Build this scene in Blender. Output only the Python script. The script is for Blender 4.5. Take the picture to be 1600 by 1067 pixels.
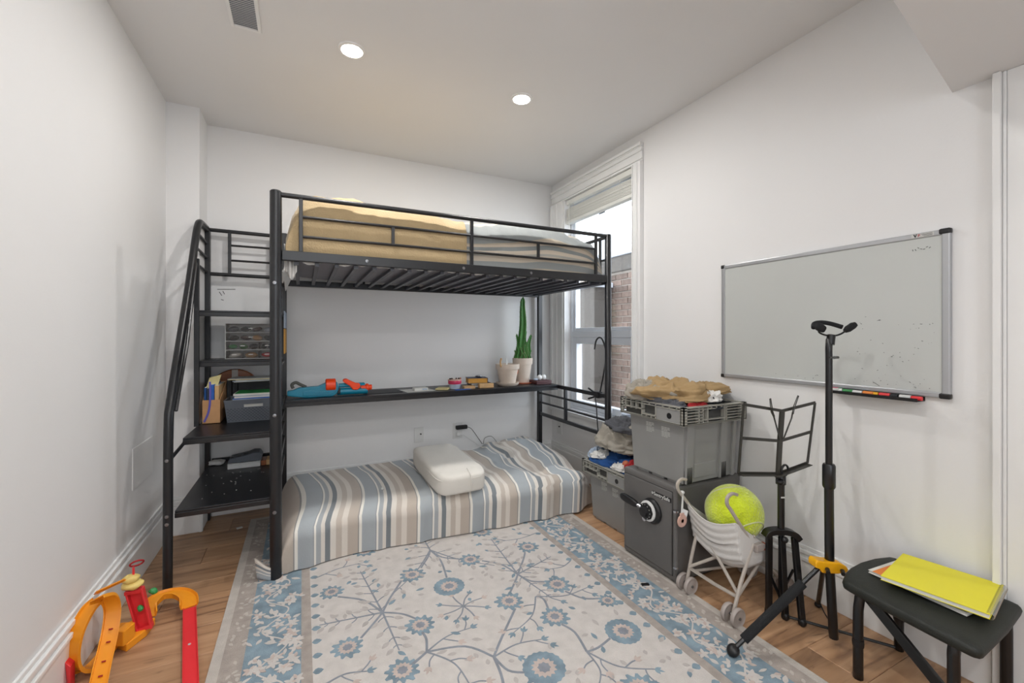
import bpy, math, random
from mathutils import Vector, Matrix, noise
R = math.radians
rnd = random.Random(7)
for o in list(bpy.data.objects):
    bpy.data.objects.remove(o)
S = bpy.context.scene
COL = S.collection

# ------------------------------------------------------------ camera, sky, exposure
cam = bpy.data.cameras.new('camera')
cam.lens = 669 / 1600 * 36
cam.sensor_width = 36
cam.sensor_fit = 'HORIZONTAL'
cam.shift_y = -9.5 / 1600
cam.clip_start = 0.05
camo = bpy.data.objects.new('camera', cam)
camo.location = (0, 0, 1.17)
camo.rotation_euler = (R(90), 0, -math.atan(327 / 669))
COL.objects.link(camo)
S.camera = camo

W = bpy.data.worlds.new('sky')
S.world = W
W.use_nodes = True
wn = W.node_tree.nodes
bg = wn['Background']
bg.inputs[0].default_value = (0.90, 0.95, 1.0, 1)
bg.inputs[1].default_value = 4.2

S.view_settings.view_transform = 'Standard'
S.view_settings.look = 'None'
S.view_settings.gamma = 1
S.view_settings.use_curve_mapping = False
S.view_settings.exposure = 0.33
LAMP_W = 8.0          # each recessed ceiling light, in watts

# ------------------------------------------------------------ materials
def lin(h):
    h = h.lstrip('#')
    c = [int(h[i:i + 2], 16) / 255 for i in (0, 2, 4)]
    return tuple(((x / 12.92) if x <= 0.04045 else ((x + 0.055) / 1.055) ** 2.4) for x in c)

def mat(name, col, rough=0.5, metal=0.0, var=0.06, vs=6.0, bump=0.0, bs=80.0, spec=0.5,
        sheen=0.0, coat=0.0, trans=0.0, stretch=(1, 1, 1), alpha=1.0):
    m = bpy.data.materials.new(name)
    m.use_nodes = True
    nt = m.node_tree
    b = nt.nodes['Principled BSDF']
    c = lin(col) if isinstance(col, str) else col
    tc = nt.nodes.new('ShaderNodeTexCoord')
    mp = nt.nodes.new('ShaderNodeMapping')
    mp.inputs['Scale'].default_value = stretch
    nt.links.new(tc.outputs['Object'], mp.inputs[0])
    nz = nt.nodes.new('ShaderNodeTexNoise')
    nz.inputs['Scale'].default_value = vs
    nz.inputs['Detail'].default_value = 4
    nt.links.new(mp.outputs[0], nz.inputs['Vector'])
    rp = nt.nodes.new('ShaderNodeValToRGB')
    rp.color_ramp.elements[0].position = 0.3
    rp.color_ramp.elements[1].position = 0.7
    rp.color_ramp.elements[0].color = tuple(max(0, x * (1 - var)) for x in c) + (1,)
    rp.color_ramp.elements[1].color = tuple(min(1, x * (1 + var)) for x in c) + (1,)
    nt.links.new(nz.outputs['Fac'], rp.inputs[0])
    nt.links.new(rp.outputs[0], b.inputs['Base Color'])
    b.inputs['Roughness'].default_value = rough
    b.inputs['Metallic'].default_value = metal
    b.inputs['Specular IOR Level'].default_value = spec
    b.inputs['Sheen Weight'].default_value = sheen
    b.inputs['Coat Weight'].default_value = coat
    b.inputs['Transmission Weight'].default_value = trans
    b.inputs['Alpha'].default_value = alpha
    if bump:
        n2 = nt.nodes.new('ShaderNodeTexNoise')
        n2.inputs['Scale'].default_value = bs
        n2.inputs['Detail'].default_value = 3
        nt.links.new(mp.outputs[0], n2.inputs['Vector'])
        bp = nt.nodes.new('ShaderNodeBump')
        bp.inputs['Strength'].default_value = bump
        bp.inputs['Distance'].default_value = 0.01
        nt.links.new(n2.outputs['Fac'], bp.inputs['Height'])
        nt.links.new(bp.outputs[0], b.inputs['Normal'])
    return m

M = {}
M['wall'] = mat('wall_paint', (0.80, 0.795, 0.79), 0.6, var=0.01, vs=2, bump=0.03, bs=120)
M['ceil'] = mat('ceiling_paint', (0.80, 0.80, 0.80), 0.9, var=0.008, vs=2)
M['trim'] = mat('white_trim_paint', (0.84, 0.84, 0.83), 0.35, var=0.01)
M['vinyl'] = mat('white_vinyl', (0.80, 0.84, 0.90), 0.35, var=0.01)
M['bed'] = mat('black_bed_metal', '#131418', 0.36, var=0.1, spec=0.6, bump=0.02, bs=300)
M['steel'] = mat('bolt_steel', '#8a8a8c', 0.3, 0.9, var=0.03)
M['shelf'] = mat('black_board', '#14151a', 0.38, var=0.25, vs=9, spec=0.5, bump=0.03, bs=200)
M['slatm'] = mat('slat_metal', '#45464c', 0.4, var=0.08)
M['matt'] = mat('grey_mattress_ticking', '#9c9ca3', 0.9, var=0.05, bump=0.2, bs=200)
M['beige'] = mat('beige_blanket', '#b9a27c', 0.95, var=0.05, vs=9, bump=0.35, bs=140, sheen=0.3)
M['white_cloth'] = mat('white_cloth', '#dcdad6', 0.9, var=0.04, bump=0.2, bs=180)
M['pillow'] = mat('pillow_cotton', '#dedad2', 0.9, var=0.03, bump=0.15, bs=220)
M['blackp'] = mat('black_plastic', '#141416', 0.4, var=0.15)
M['blackm'] = mat('black_stand_metal', '#101113', 0.28, var=0.15, spec=0.6)
M['foam'] = mat('black_foam', '#202123', 0.95, var=0.15, bump=0.5, bs=400)
M['olive'] = mat('stand_metal_warm', '#2a2822', 0.35, var=0.1, spec=0.6)
M['yellowp'] = mat('yellow_plastic', '#f0ae12', 0.35, var=0.04)
M['tote'] = mat('grey_tote_plastic', '#8c8c8a', 0.45, var=0.05, vs=4)
M['rim'] = mat('tote_rim_plastic', '#a2a097', 0.45, var=0.05)
M['toted'] = mat('tote_inside', '#4b4b49', 0.7, var=0.05)
M['safe'] = mat('safe_grey_enamel', '#646260', 0.42, var=0.08, vs=3, bump=0.06, bs=500)
M['chrome'] = mat('chrome', '#c9cbd0', 0.18, 1.0, var=0.02)
M['print'] = mat('white_print', '#c6c6c2', 0.6, var=0.05)
M['whitep'] = mat('white_plastic', '#dcdcda', 0.4, var=0.02)
M['alu'] = mat('aluminium_frame', '#b4b6b9', 0.35, 0.55, var=0.02)
M['board'] = mat('whiteboard_face', '#c2c5c2', 0.22, var=0.03, vs=1.5, spec=0.5)
M['scuff'] = mat('marker_residue', '#4c4c4c', 0.6, var=0.3)
M['ball'] = mat('tennis_ball_felt', '#cfe01e', 0.95, var=0.14, vs=14, bump=0.9, bs=120, sheen=0.6)
M['seam'] = mat('ball_seam', '#c9cda0', 0.8)
M['strl'] = mat('stroller_frame_plastic', '#b7aea4', 0.4, var=0.03)
M['strw'] = mat('stroller_wheel', '#a99f99', 0.5, var=0.05)
M['strc'] = mat('stroller_cloth', '#d6d3cf', 0.9, var=0.04, bump=0.2, bs=200)
M['pink'] = mat('pink_tag', '#cfa89a', 0.6)
M['terra'] = mat('terracotta', '#b8694c', 0.8, var=0.1)
M['pot'] = mat('whitewashed_pot', '#cdbfb1', 0.8, var=0.08, vs=12, bump=0.1)
M['soil'] = mat('soil', '#2f2620', 0.95, var=0.3, bump=0.6)
M['cactus'] = mat('cactus_green', '#3f7a34', 0.6, var=0.2, vs=20)
M['spine'] = mat('cactus_spine', '#a59a76', 0.6)
M['blasterb'] = mat('blaster_blue', '#1687a5', 0.35, var=0.06)
M['blastero'] = mat('blaster_orange', '#ff4a12', 0.4, var=0.04)
M['blasterg'] = mat('blaster_grey', '#54544e', 0.5)
M['trackr'] = mat('red_track', '#e2343a', 0.35, var=0.05)
M['tracko'] = mat('orange_track', '#f09a20', 0.38, var=0.05)
M['trackgreen'] = mat('green_toy', '#2b8a45', 0.4)
M['trackcream'] = mat('cream_toy', '#ecd27c', 0.5)
M['card'] = mat('cardboard', '#c39468', 0.85, var=0.06, vs=20)
M['basket'] = mat('grey_basket', '#5f646c', 0.6, var=0.06)
M['paper'] = mat('paper', '#d9d8d2', 0.8, var=0.03)
M['binder'] = mat('dark_binder', '#1f2226', 0.6)
M['wood'] = mat('varnished_wood', '#8a4a1c', 0.35, var=0.3, vs=14, stretch=(1, 1, 6), coat=0.3)
M['lightwood'] = mat('light_wood', '#c9a272', 0.6, var=0.12, vs=30)
M['stool'] = mat('stool_vinyl', '#1f221d', 0.6, var=0.1, vs=12, bump=0.15, bs=250)
M['notey'] = mat('yellow_cover', '#e6dc33', 0.55, var=0.03)
M['orange'] = mat('orange_print', '#e8873a', 0.6)
M['khaki'] = mat('khaki_cotton', '#a58a62', 0.9, var=0.08, bump=0.3, bs=220)
M['khakigrey'] = mat('grey_khaki_cotton', '#9b958a', 0.9, var=0.06, bump=0.3, bs=220)
M['dkcloth'] = mat('dark_cloth', '#24282f', 0.9, var=0.2, bump=0.3, bs=220)
M['dkgrey'] = mat('charcoal_cloth', '#55565b', 0.9, var=0.1, bump=0.3, bs=220)
M['bluecloth'] = mat('blue_cloth', '#1f4f8c', 0.9, var=0.2, bump=0.3, bs=220)
M['ltblue'] = mat('pale_blue_cloth', '#a9b6c6', 0.9, var=0.1, bump=0.3, bs=220)
M['redcloth'] = mat('red_cloth', '#a32328', 0.9, var=0.1, bump=0.2, bs=220)
M['concrete'] = mat('grey_render', '#4f4a45', 0.9, var=0.1, vs=3, bump=0.3, bs=40)
M['mortar'] = mat('mortar', '#8f867d', 0.95, var=0.1, bump=0.3, bs=60)
M['stonecap'] = mat('stone_cap', '#b8bcc2', 0.8, var=0.08, vs=6)
M['blind'] = mat('blind_slat', '#e6e6e0', 0.5, var=0.02)
M['blue'] = mat('blue_card', '#2a62b8', 0.6)
M['navy'] = mat('navy_cover', '#23304c', 0.5)
M['yellowpage'] = mat('gold_page_edge', '#c89440', 0.7, var=0.12, vs=60, stretch=(1, 1, 8))
M['pinkred'] = mat('pink_red_tin', '#c8325a', 0.4)
M['maroon'] = mat('maroon_box', '#4a2226', 0.45)
M['grass'] = mat('garden_green', '#86a05c', 0.9)
M['fence'] = mat('white_fence_wood', '#d4d8de', 0.7, var=0.05)
M['cupw'] = mat('frosted_plastic', '#c6d2e4', 0.3, var=0.03)
# rug colours
M['rug_t'] = mat('rug_taupe', '#a99f97', 0.97, var=0.13, vs=26, bump=0.5, bs=300)
M['rug_l'] = mat('rug_light_edge', '#c0b9b1', 0.97, var=0.08, vs=26, bump=0.5, bs=300)
M['rug_c'] = mat('rug_cream', '#ccc6c1', 0.97, var=0.07, vs=22, bump=0.5, bs=300)
M['rug_p'] = mat('rug_pink_beige', '#c2b2aa', 0.97, var=0.10, vs=30, bump=0.4, bs=300)
M['rug_b'] = mat('rug_blue', '#8296a2', 0.97, var=0.22, vs=18, bump=0.5, bs=300)
M['rug_g'] = mat('rug_grey_blue', '#8a8f97', 0.97, var=0.12, vs=30, bump=0.4, bs=300)
M['rug_s'] = mat('rug_stone', '#b6afab', 0.97, var=0.10, vs=30, bump=0.4, bs=300)

def emis(name, col, st):
    m = bpy.data.materials.new(name); m.use_nodes = True
    b = m.node_tree.nodes['Principled BSDF']
    b.inputs['Base Color'].default_value = (*col, 1)
    b.inputs['Emission Color'].default_value = (*col, 1)
    b.inputs['Emission Strength'].default_value = st
    return m
M['lamp'] = emis('lamp_diffuser', (1.0, 0.97, 0.93), 6.0)

def glass(name, tint=(1, 1, 1), gloss=0.05):
    m = bpy.data.materials.new(name); m.use_nodes = True
    nt = m.node_tree
    nt.nodes.clear()
    out = nt.nodes.new('ShaderNodeOutputMaterial')
    mx = nt.nodes.new('ShaderNodeMixShader')
    tr = nt.nodes.new('ShaderNodeBsdfTransparent'); tr.inputs[0].default_value = (*tint, 1)
    gl = nt.nodes.new('ShaderNodeBsdfGlossy'); gl.inputs['Roughness'].default_value = gloss
    lw = nt.nodes.new('ShaderNodeLayerWeight'); lw.inputs['Blend'].default_value = 0.5
    pw_ = nt.nodes.new('ShaderNodeMath'); pw_.operation = 'POWER'; pw_.inputs[1].default_value = 4.0
    fr = nt.nodes.new('ShaderNodeMapRange'); fr.inputs[3].default_value = 0.03; fr.inputs[4].default_value = 0.6
    nt.links.new(lw.outputs['Facing'], pw_.inputs[0]); nt.links.new(pw_.outputs[0], fr.inputs[0])
    nt.links.new(fr.outputs[0], mx.inputs[0]); nt.links.new(tr.outputs[0], mx.inputs[1])
    nt.links.new(gl.outputs[0], mx.inputs[2]); nt.links.new(mx.outputs[0], out.inputs[0])
    return m
M['glass'] = glass('window_glass', (0.96, 0.98, 1.0), 0.0)
M['drawerclear'] = glass('clear_drawer_plastic', (0.86, 0.84, 0.82), 0.12)

def plank_mat():
    m = bpy.data.materials.new('oak_laminate'); m.use_nodes = True
    nt = m.node_tree; b = nt.nodes['Principled BSDF']
    tc = nt.nodes.new('ShaderNodeTexCoord'); oi = nt.nodes.new('ShaderNodeObjectInfo')
    add = nt.nodes.new('ShaderNodeVectorMath'); add.operation = 'ADD'
    mulv = nt.nodes.new('ShaderNodeVectorMath'); mulv.operation = 'SCALE'
    cmb = nt.nodes.new('ShaderNodeCombineXYZ')
    for i in range(3):
        nt.links.new(oi.outputs['Random'], cmb.inputs[i])
    nt.links.new(cmb.outputs[0], mulv.inputs[0]); mulv.inputs['Scale'].default_value = 37
    nt.links.new(tc.outputs['Object'], add.inputs[0]); nt.links.new(mulv.outputs[0], add.inputs[1])
    mp = nt.nodes.new('ShaderNodeMapping'); mp.inputs['Scale'].default_value = (0.9, 9, 1)
    nt.links.new(add.outputs[0], mp.inputs[0])
    nz = nt.nodes.new('ShaderNodeTexNoise'); nz.inputs['Scale'].default_value = 2.2
    nz.inputs['Detail'].default_value = 8; nz.inputs['Distortion'].default_value = 1.1
    nt.links.new(mp.outputs[0], nz.inputs['Vector'])
    rp = nt.nodes.new('ShaderNodeValToRGB'); cr = rp.color_ramp
    cr.elements[0].position = 0.28; cr.elements[0].color = (*lin('#7d5c44'), 1)
    cr.elements[1].position = 0.72; cr.elements[1].color = (*lin('#c29b78'), 1)
    e = cr.elements.new(0.45); e.color = (*lin('#ad8664'), 1)
    nt.links.new(nz.outputs['Fac'], rp.inputs[0])
    # knots / dark streaks
    mp2 = nt.nodes.new('ShaderNodeMapping'); mp2.inputs['Scale'].default_value = (1.6, 6, 1)
    nt.links.new(add.outputs[0], mp2.inputs[0])
    n3 = nt.nodes.new('ShaderNodeTexNoise'); n3.inputs['Scale'].default_value = 2.0
    n3.inputs['Detail'].default_value = 5; n3.inputs['Distortion'].default_value = 2.0
    nt.links.new(mp2.outputs[0], n3.inputs['Vector'])
    r3 = nt.nodes.new('ShaderNodeValToRGB')
    r3.color_ramp.elements[0].position = 0.27; r3.color_ramp.elements[0].color = (0.25, 0.2, 0.17, 1)
    r3.color_ramp.elements[1].position = 0.36; r3.color_ramp.elements[1].color = (1, 1, 1, 1)
    nt.links.new(n3.outputs['Fac'], r3.inputs[0])
    mx = nt.nodes.new('ShaderNodeMixRGB'); mx.blend_type = 'MULTIPLY'; mx.inputs[0].default_value = 0.7
    nt.links.new(rp.outputs[0], mx.inputs[1]); nt.links.new(r3.outputs[0], mx.inputs[2])
    hs = nt.nodes.new('ShaderNodeHueSaturation')
    mr = nt.nodes.new('ShaderNodeMapRange'); mr.inputs[3].default_value = 0.86; mr.inputs[4].default_value = 1.12
    nt.links.new(oi.outputs['Random'], mr.inputs[0]); nt.links.new(mr.outputs[0], hs.inputs['Value'])
    nt.links.new(mx.outputs[0], hs.inputs['Color']); nt.links.new(hs.outputs[0], b.inputs['Base Color'])
    b.inputs['Roughness'].default_value = 0.42
    bp = nt.nodes.new('ShaderNodeBump'); bp.inputs['Strength'].default_value = 0.12; bp.inputs['Distance'].default_value = 0.004
    nt.links.new(nz.outputs['Fac'], bp.inputs['Height']); nt.links.new(bp.outputs[0], b.inputs['Normal'])
    return m
M['plank'] = plank_mat()

def brick_mat():
    m = mat('brown_brick', '#64544b', 0.9, var=0.22, vs=25, bump=0.5, bs=70)
    nt = m.node_tree; b = nt.nodes['Principled BSDF']
    src = b.inputs['Base Color'].links[0].from_socket
    oi = nt.nodes.new('ShaderNodeObjectInfo')
    hs = nt.nodes.new('ShaderNodeHueSaturation')
    mr = nt.nodes.new('ShaderNodeMapRange'); mr.inputs[3].default_value = 0.7; mr.inputs[4].default_value = 1.35
    nt.links.new(oi.outputs['Random'], mr.inputs[0]); nt.links.new(mr.outputs[0], hs.inputs['Value'])
    nt.links.new(src, hs.inputs['Color']); nt.links.new(hs.outputs[0], b.inputs['Base Color'])
    return m
M['brick'] = brick_mat()

STR = [(0.0, '#a9afb3'), (0.225, '#8e9397'), (0.235, '#ebe7df'), (0.268, '#a9adb0'), (0.34, '#ded8cf'),
       (0.405, '#7f8589'), (0.487, '#ded8cf'), (0.575, '#c4b9ae'), (0.67, '#ddd5cb'), (0.765, '#bfb3a7'),
       (0.93, '#9a9894'), (0.95, '#ece8df')]
def stripe_mat(name, axis=0, period=0.305, phase=0.0, pal=STR):
    m = bpy.data.materials.new(name); m.use_nodes = True
    nt = m.node_tree; b = nt.nodes['Principled BSDF']
    uv = nt.nodes.new('ShaderNodeUVMap'); uv.uv_map = 'UVMap'
    sp = nt.nodes.new('ShaderNodeSeparateXYZ'); nt.links.new(uv.outputs[0], sp.inputs[0])
    a = nt.nodes.new('ShaderNodeMath'); a.operation = 'ADD'; a.inputs[1].default_value = phase + period * 20
    nt.links.new(sp.outputs[axis], a.inputs[0])
    d = nt.nodes.new('ShaderNodeMath'); d.operation = 'DIVIDE'; d.inputs[1].default_value = period
    nt.links.new(a.outputs[0], d.inputs[0])
    f = nt.nodes.new('ShaderNodeMath'); f.operation = 'FRACT'; nt.links.new(d.outputs[0], f.inputs[0])
    rp = nt.nodes.new('ShaderNodeValToRGB'); cr = rp.color_ramp; cr.interpolation = 'CONSTANT'
    cr.elements[0].position = pal[0][0]; cr.elements[0].color = (*lin(pal[0][1]), 1)
    cr.elements[1].position = pal[-1][0]; cr.elements[1].color = (*lin(pal[-1][1]), 1)
    for p, c in pal[1:-1]:
        e = cr.elements.new(p); e.color = (*lin(c), 1)
    nt.links.new(f.outputs[0], rp.inputs[0])
    nt.links.new(rp.outputs[0], b.inputs['Base Color'])
    b.inputs['Roughness'].default_value = 0.9
    b.inputs['Sheen Weight'].default_value = 0.2
    tc = nt.nodes.new('ShaderNodeTexCoord')
    nz = nt.nodes.new('ShaderNodeTexNoise'); nz.inputs['Scale'].default_value = 160
    nt.links.new(tc.outputs['Object'], nz.inputs['Vector'])
    bp = nt.nodes.new('ShaderNodeBump'); bp.inputs['Strength'].default_value = 0.2; bp.inputs['Distance'].default_value = 0.005
    nt.links.new(nz.outputs['Fac'], bp.inputs['Height']); nt.links.new(bp.outputs[0], b.inputs['Normal'])
    return m
M['stripe'] = stripe_mat('striped_duvet', 0, 0.305, 0.022)
M['stripe2'] = stripe_mat('striped_duvet_upper', 1, 0.34, 0.0,
    [(0.0, '#8f9392'), (0.28, '#c3b8a8'), (0.5, '#a9a79f'), (0.58, '#cbbfae'), (0.72, '#8b908f'), (0.86, '#c6b9a8'), (0.95, '#b3a795')])

# ------------------------------------------------------------ mesh builder
def root_of(o):
    while o.parent: o = o.parent
    return o

class MB:
    def __init__(s):
        s.v = []; s.f = []; s.uv = None
    def add(s, vs, fs):
        n = len(s.v)
        s.v += [tuple(p) for p in vs]
        s.f += [tuple(i + n for i in f) for f in fs]
        return s
    def box(s, x0, x1, y0, y1, z0, z1):
        if x0 > x1: x0, x1 = x1, x0
        if y0 > y1: y0, y1 = y1, y0
        if z0 > z1: z0, z1 = z1, z0
        return s.add([(x0,y0,z0),(x1,y0,z0),(x1,y1,z0),(x0,y1,z0),(x0,y0,z1),(x1,y0,z1),(x1,y1,z1),(x0,y1,z1)],
              [(0,3,2,1),(4,5,6,7),(0,1,5,4),(1,2,6,5),(2,3,7,6),(3,0,4,7)])
    def obox(s, c, d, rot=(0,0,0)):
        m = Matrix.Translation(c) @ Matrix.Rotation(R(rot[2]),4,'Z') @ Matrix.Rotation(R(rot[1]),4,'Y') @ Matrix.Rotation(R(rot[0]),4,'X')
        a, b, h = d[0]/2, d[1]/2, d[2]/2
        vs = [m @ Vector(p) for p in [(-a,-b,-h),(a,-b,-h),(a,b,-h),(-a,b,-h),(-a,-b,h),(a,-b,h),(a,b,h),(-a,b,h)]]
        return s.add(vs, [(0,3,2,1),(4,5,6,7),(0,1,5,4),(1,2,6,5),(2,3,7,6),(3,0,4,7)])
    def frustum(s, a, b):   # a, b = (x0,x1,y0,y1,z)
        vs = []
        for q in (a, b):
            vs += [(q[0],q[2],q[4]),(q[1],q[2],q[4]),(q[1],q[3],q[4]),(q[0],q[3],q[4])]
        return s.add(vs, [(0,3,2,1),(4,5,6,7),(0,1,5,4),(1,2,6,5),(2,3,7,6),(3,0,4,7)])
    def prism(s, pts, z0, z1):
        n = len(pts)
        vs = [(p[0],p[1],z0) for p in pts] + [(p[0],p[1],z1) for p in pts]
        fs = [tuple(range(n))[::-1], tuple(range(n, 2*n))] + [(i,(i+1)%n,n+(i+1)%n,n+i) for i in range(n)]
        return s.add(vs, fs)
    def extr(s, pts, vec):
        n = len(pts); vec = Vector(vec)
        vs = [Vector(p) for p in pts] + [Vector(p)+vec for p in pts]
        fs = [tuple(range(n))[::-1], tuple(range(n, 2*n))] + [(i,(i+1)%n,n+(i+1)%n,n+i) for i in range(n)]
        return s.add(vs, fs)
    def sweep(s, pts, prof, closed=False, up=None, scale=None):
        """prof: list of 2-D points; pts: path"""
        P = [Vector(p) for p in pts]; n = len(P); k = len(prof)
        T = []
        for i in range(n):
            if closed: t = P[(i+1)%n]-P[i-1]
            elif i == 0: t = P[1]-P[0]
            elif i == n-1: t = P[-1]-P[-2]
            else: t = (P[i+1]-P[i]).normalized()+(P[i]-P[i-1]).normalized()
            T.append(t.normalized())
        if up is not None:
            U = [Vector(up)]*n
        else:
            u = Vector((0,0,1))
            if abs(T[0].dot(u)) > 0.9: u = Vector((1,0,0))
            U = []
            for t in T:
                u = (u - t*u.dot(t)).normalized(); U.append(u.copy())
        vs = []
        for i in range(n):
            a = T[i].cross(U[i])
            if a.length < 1e-6: a = Vector((1,0,0))
            a.normalize(); b = a.cross(T[i]).normalized()
            sc = scale[i] if scale else 1
            m = 1.0
            for q in prof: vs.append(P[i]+(a*q[0]+b*q[1])*sc*m)
        fs = []
        for i in range(n if closed else n-1):
            j = (i+1)%n
            for q in range(k):
                r = (q+1)%k
                fs.append((i*k+q,i*k+r,j*k+r,j*k+q))
        if not closed:
            fs += [tuple(range(k))[::-1], tuple((n-1)*k+q for q in range(k))]
        return s.add(vs, fs)
    def tube(s, pts, r, n=10, closed=False, scale=None):
        return s.sweep(pts, [(r*math.cos(2*math.pi*i/n), r*math.sin(2*math.pi*i/n)) for i in range(n)], closed, scale=scale)
    def bar(s, pts, w, h, up=(0,0,1), closed=False):
        return s.sweep(pts, [(-w/2,-h/2),(w/2,-h/2),(w/2,h/2),(-w/2,h/2)], closed, up=up)
    def lathe(s, prof, c, n=24, axis='z', star=0, amp=0.0):
        """prof (r, h); closed if ends at r=0"""
        vs = []; fs = []
        for (r, h) in prof:
            for i in range(n):
                a = 2*math.pi*i/n
                rr = r*(1+amp*math.cos(star*a)) if star else r
                x, y = rr*math.cos(a), rr*math.sin(a)
                if axis == 'z': p = (c[0]+x, c[1]+y, c[2]+h)
                elif axis == 'x': p = (c[0]+h, c[1]+x, c[2]+y)
                else: p = (c[0]+x, c[1]+h, c[2]+y)
                vs.append(p)
        for j in range(len(prof)-1):
            for i in range(n):
                k = (i+1)%n
                fs.append((j*n+i, j*n+k, (j+1)*n+k, (j+1)*n+i))
        if prof[0][0] > 1e-6: fs.append(tuple(range(n))[::-1])
        if prof[-1][0] > 1e-6: fs.append(tuple((len(prof)-1)*n+i for i in range(n)))
        return s.add(vs, fs)
    def ell(s, c, r, nu=24, nv=14, rot=None, p=2.0, disp=None):
        """superellipsoid"""
        vs = []; fs = []
        def sg(x, e): return math.copysign(abs(x)**e, x)
        e = 2.0/p
        m = Matrix.Identity(3) if rot is None else (Matrix.Rotation(R(rot[2]),3,'Z') @ Matrix.Rotation(R(rot[1]),3,'Y') @ Matrix.Rotation(R(rot[0]),3,'X'))
        for j in range(nv+1):
            b = -math.pi/2+math.pi*j/nv
            for i in range(nu):
                a = 2*math.pi*i/nu
                q = Vector((r[0]*sg(math.cos(b),e)*sg(math.cos(a),e), r[1]*sg(math.cos(b),e)*sg(math.sin(a),e), r[2]*sg(math.sin(b),e)))
                if disp: q = disp(q)
                vs.append(Vector(c)+m@q)
        for j in range(nv):
            for i in range(nu):
                k = (i+1)%nu
                fs.append((j*nu+i, j*nu+k, (j+1)*nu+k, (j+1)*nu+i))
        return s.add(vs, fs)
    def build(s, name, m, parent=None, smooth=False, bevel=0.0, seg=2, sub=0, solid=0.0):
        me = bpy.data.meshes.new(name)
        vs = s.v
        o = bpy.data.objects.new(name, me)
        if parent is not None:
            o.parent = parent
            off = root_of(parent).location.copy()
            # mesh roots carry their own origin
        else:
            xs = [p[0] for p in vs]; ys = [p[1] for p in vs]; zs = [p[2] for p in vs]
            off = Vector(((min(xs)+max(xs))/2, (min(ys)+max(ys))/2, min(zs)))
            o.location = off
        me.from_pydata([(p[0]-off[0], p[1]-off[1], p[2]-off[2]) for p in vs], [], s.f)
        me.validate()
        if s.uv:
            ul = me.uv_layers.new(name='UVMap')
            for lp in me.loops: ul.data[lp.index].uv = s.uv[lp.vertex_index]
        if smooth:
            for p in me.polygons: p.use_smooth = True
            if smooth != 'all':
                try: me.set_sharp_from_angle(angle=R(38))
                except Exception: pass
        if m is not None: me.materials.append(M[m] if isinstance(m, str) else m)
        COL.objects.link(o)
        if bevel:
            b = o.modifiers.new('bevel', 'BEVEL'); b.width = bevel; b.segments = seg; b.limit_method = 'ANGLE'
        if solid:
            b = o.modifiers.new('solid', 'SOLIDIFY'); b.thickness = solid; b.offset = 0
        if sub:
            b = o.modifiers.new('sub', 'SUBSURF'); b.levels = sub; b.render_levels = sub
        return o

def thing(name, label, cat, loc=(0,0,0), group=None):
    o = bpy.data.objects.new(name, None); COL.objects.link(o)
    o.empty_display_size = 0.05
    o.location = loc; o['label'] = label; o['category'] = cat
    if group: o['group'] = group
    return o
def tag(o, label, cat, group=None, kind=None):
    o['label'] = label; o['category'] = cat
    if group: o['group'] = group
    if kind: o['kind'] = kind
    return o
def struct(o):
    o['kind'] = 'structure'; return o
def textmesh(name, txt, size, mtx, m, parent, depth=0.001, bold=0.0, sx=1.0):
    cu = bpy.data.curves.new(name, 'FONT'); cu.body = txt; cu.size = size; cu.extrude = depth
    cu.offset = bold; cu.align_x = 'CENTER'; cu.align_y = 'CENTER'
    t = bpy.data.objects.new('tmp', cu); COL.objects.link(t)
    dg = bpy.context.evaluated_depsgraph_get()
    me = bpy.data.meshes.new_from_object(t.evaluated_get(dg))
    bpy.data.objects.remove(t)
    off = root_of(parent).location
    for v in me.vertices:
        p = mtx @ Vector((v.co[0]*sx, v.co[1], v.co[2]))
        v.co = p - off
    me.materials.clear(); me.materials.append(M[m])
    o = bpy.data.objects.new(name, me); o.parent = parent; COL.objects.link(o)
    return o
def ridged(p, sc, seed=0.0):
    q = Vector(p)*sc + Vector((seed, seed*1.7, seed*0.3))
    q = q + 0.6*Vector((noise.noise(q*0.7), noise.noise(q*0.7+Vector((9,2,5))), 0))
    return 1-2*abs(noise.noise(q))
def arc(c, r, a0, a1, n, plane='xy'):
    out = []
    for i in range(n+1):
        a = R(a0+(a1-a0)*i/n); u, v = r*math.cos(a), r*math.sin(a)
        if plane == 'xy': out.append((c[0]+u, c[1]+v, c[2]))
        elif plane == 'xz': out.append((c[0]+u, c[1], c[2]+v))
        else: out.append((c[0], c[1]+u, c[2]+v))
    return out
def smoothp(pts, n=6):
    P = [Vector(p) for p in pts]; out = []
    for i in range(len(P)-1):
        p0 = P[max(0,i-1)]; p1 = P[i]; p2 = P[i+1]; p3 = P[min(len(P)-1,i+2)]
        for k in range(n):
            t = k/n
            out.append(0.5*((2*p1)+(p2-p0)*t+(2*p0-5*p1+4*p2-p3)*t*t+(3*p1-p0-3*p2+p3)*t**3))
    out.append(P[-1]); return out

# ------------------------------------------------------------ room shell
XL, XR, YB, YF, ZC = -0.715, 2.045, 3.35, -1.7, 2.53
T = 0.14
fl = struct(MB().box(XL-0.2, XR+0.2, YF-0.1, YB+0.2, -0.10, -0.006).build('floor', 'card'))
fl.location = fl.location
foff = fl.location
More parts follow.
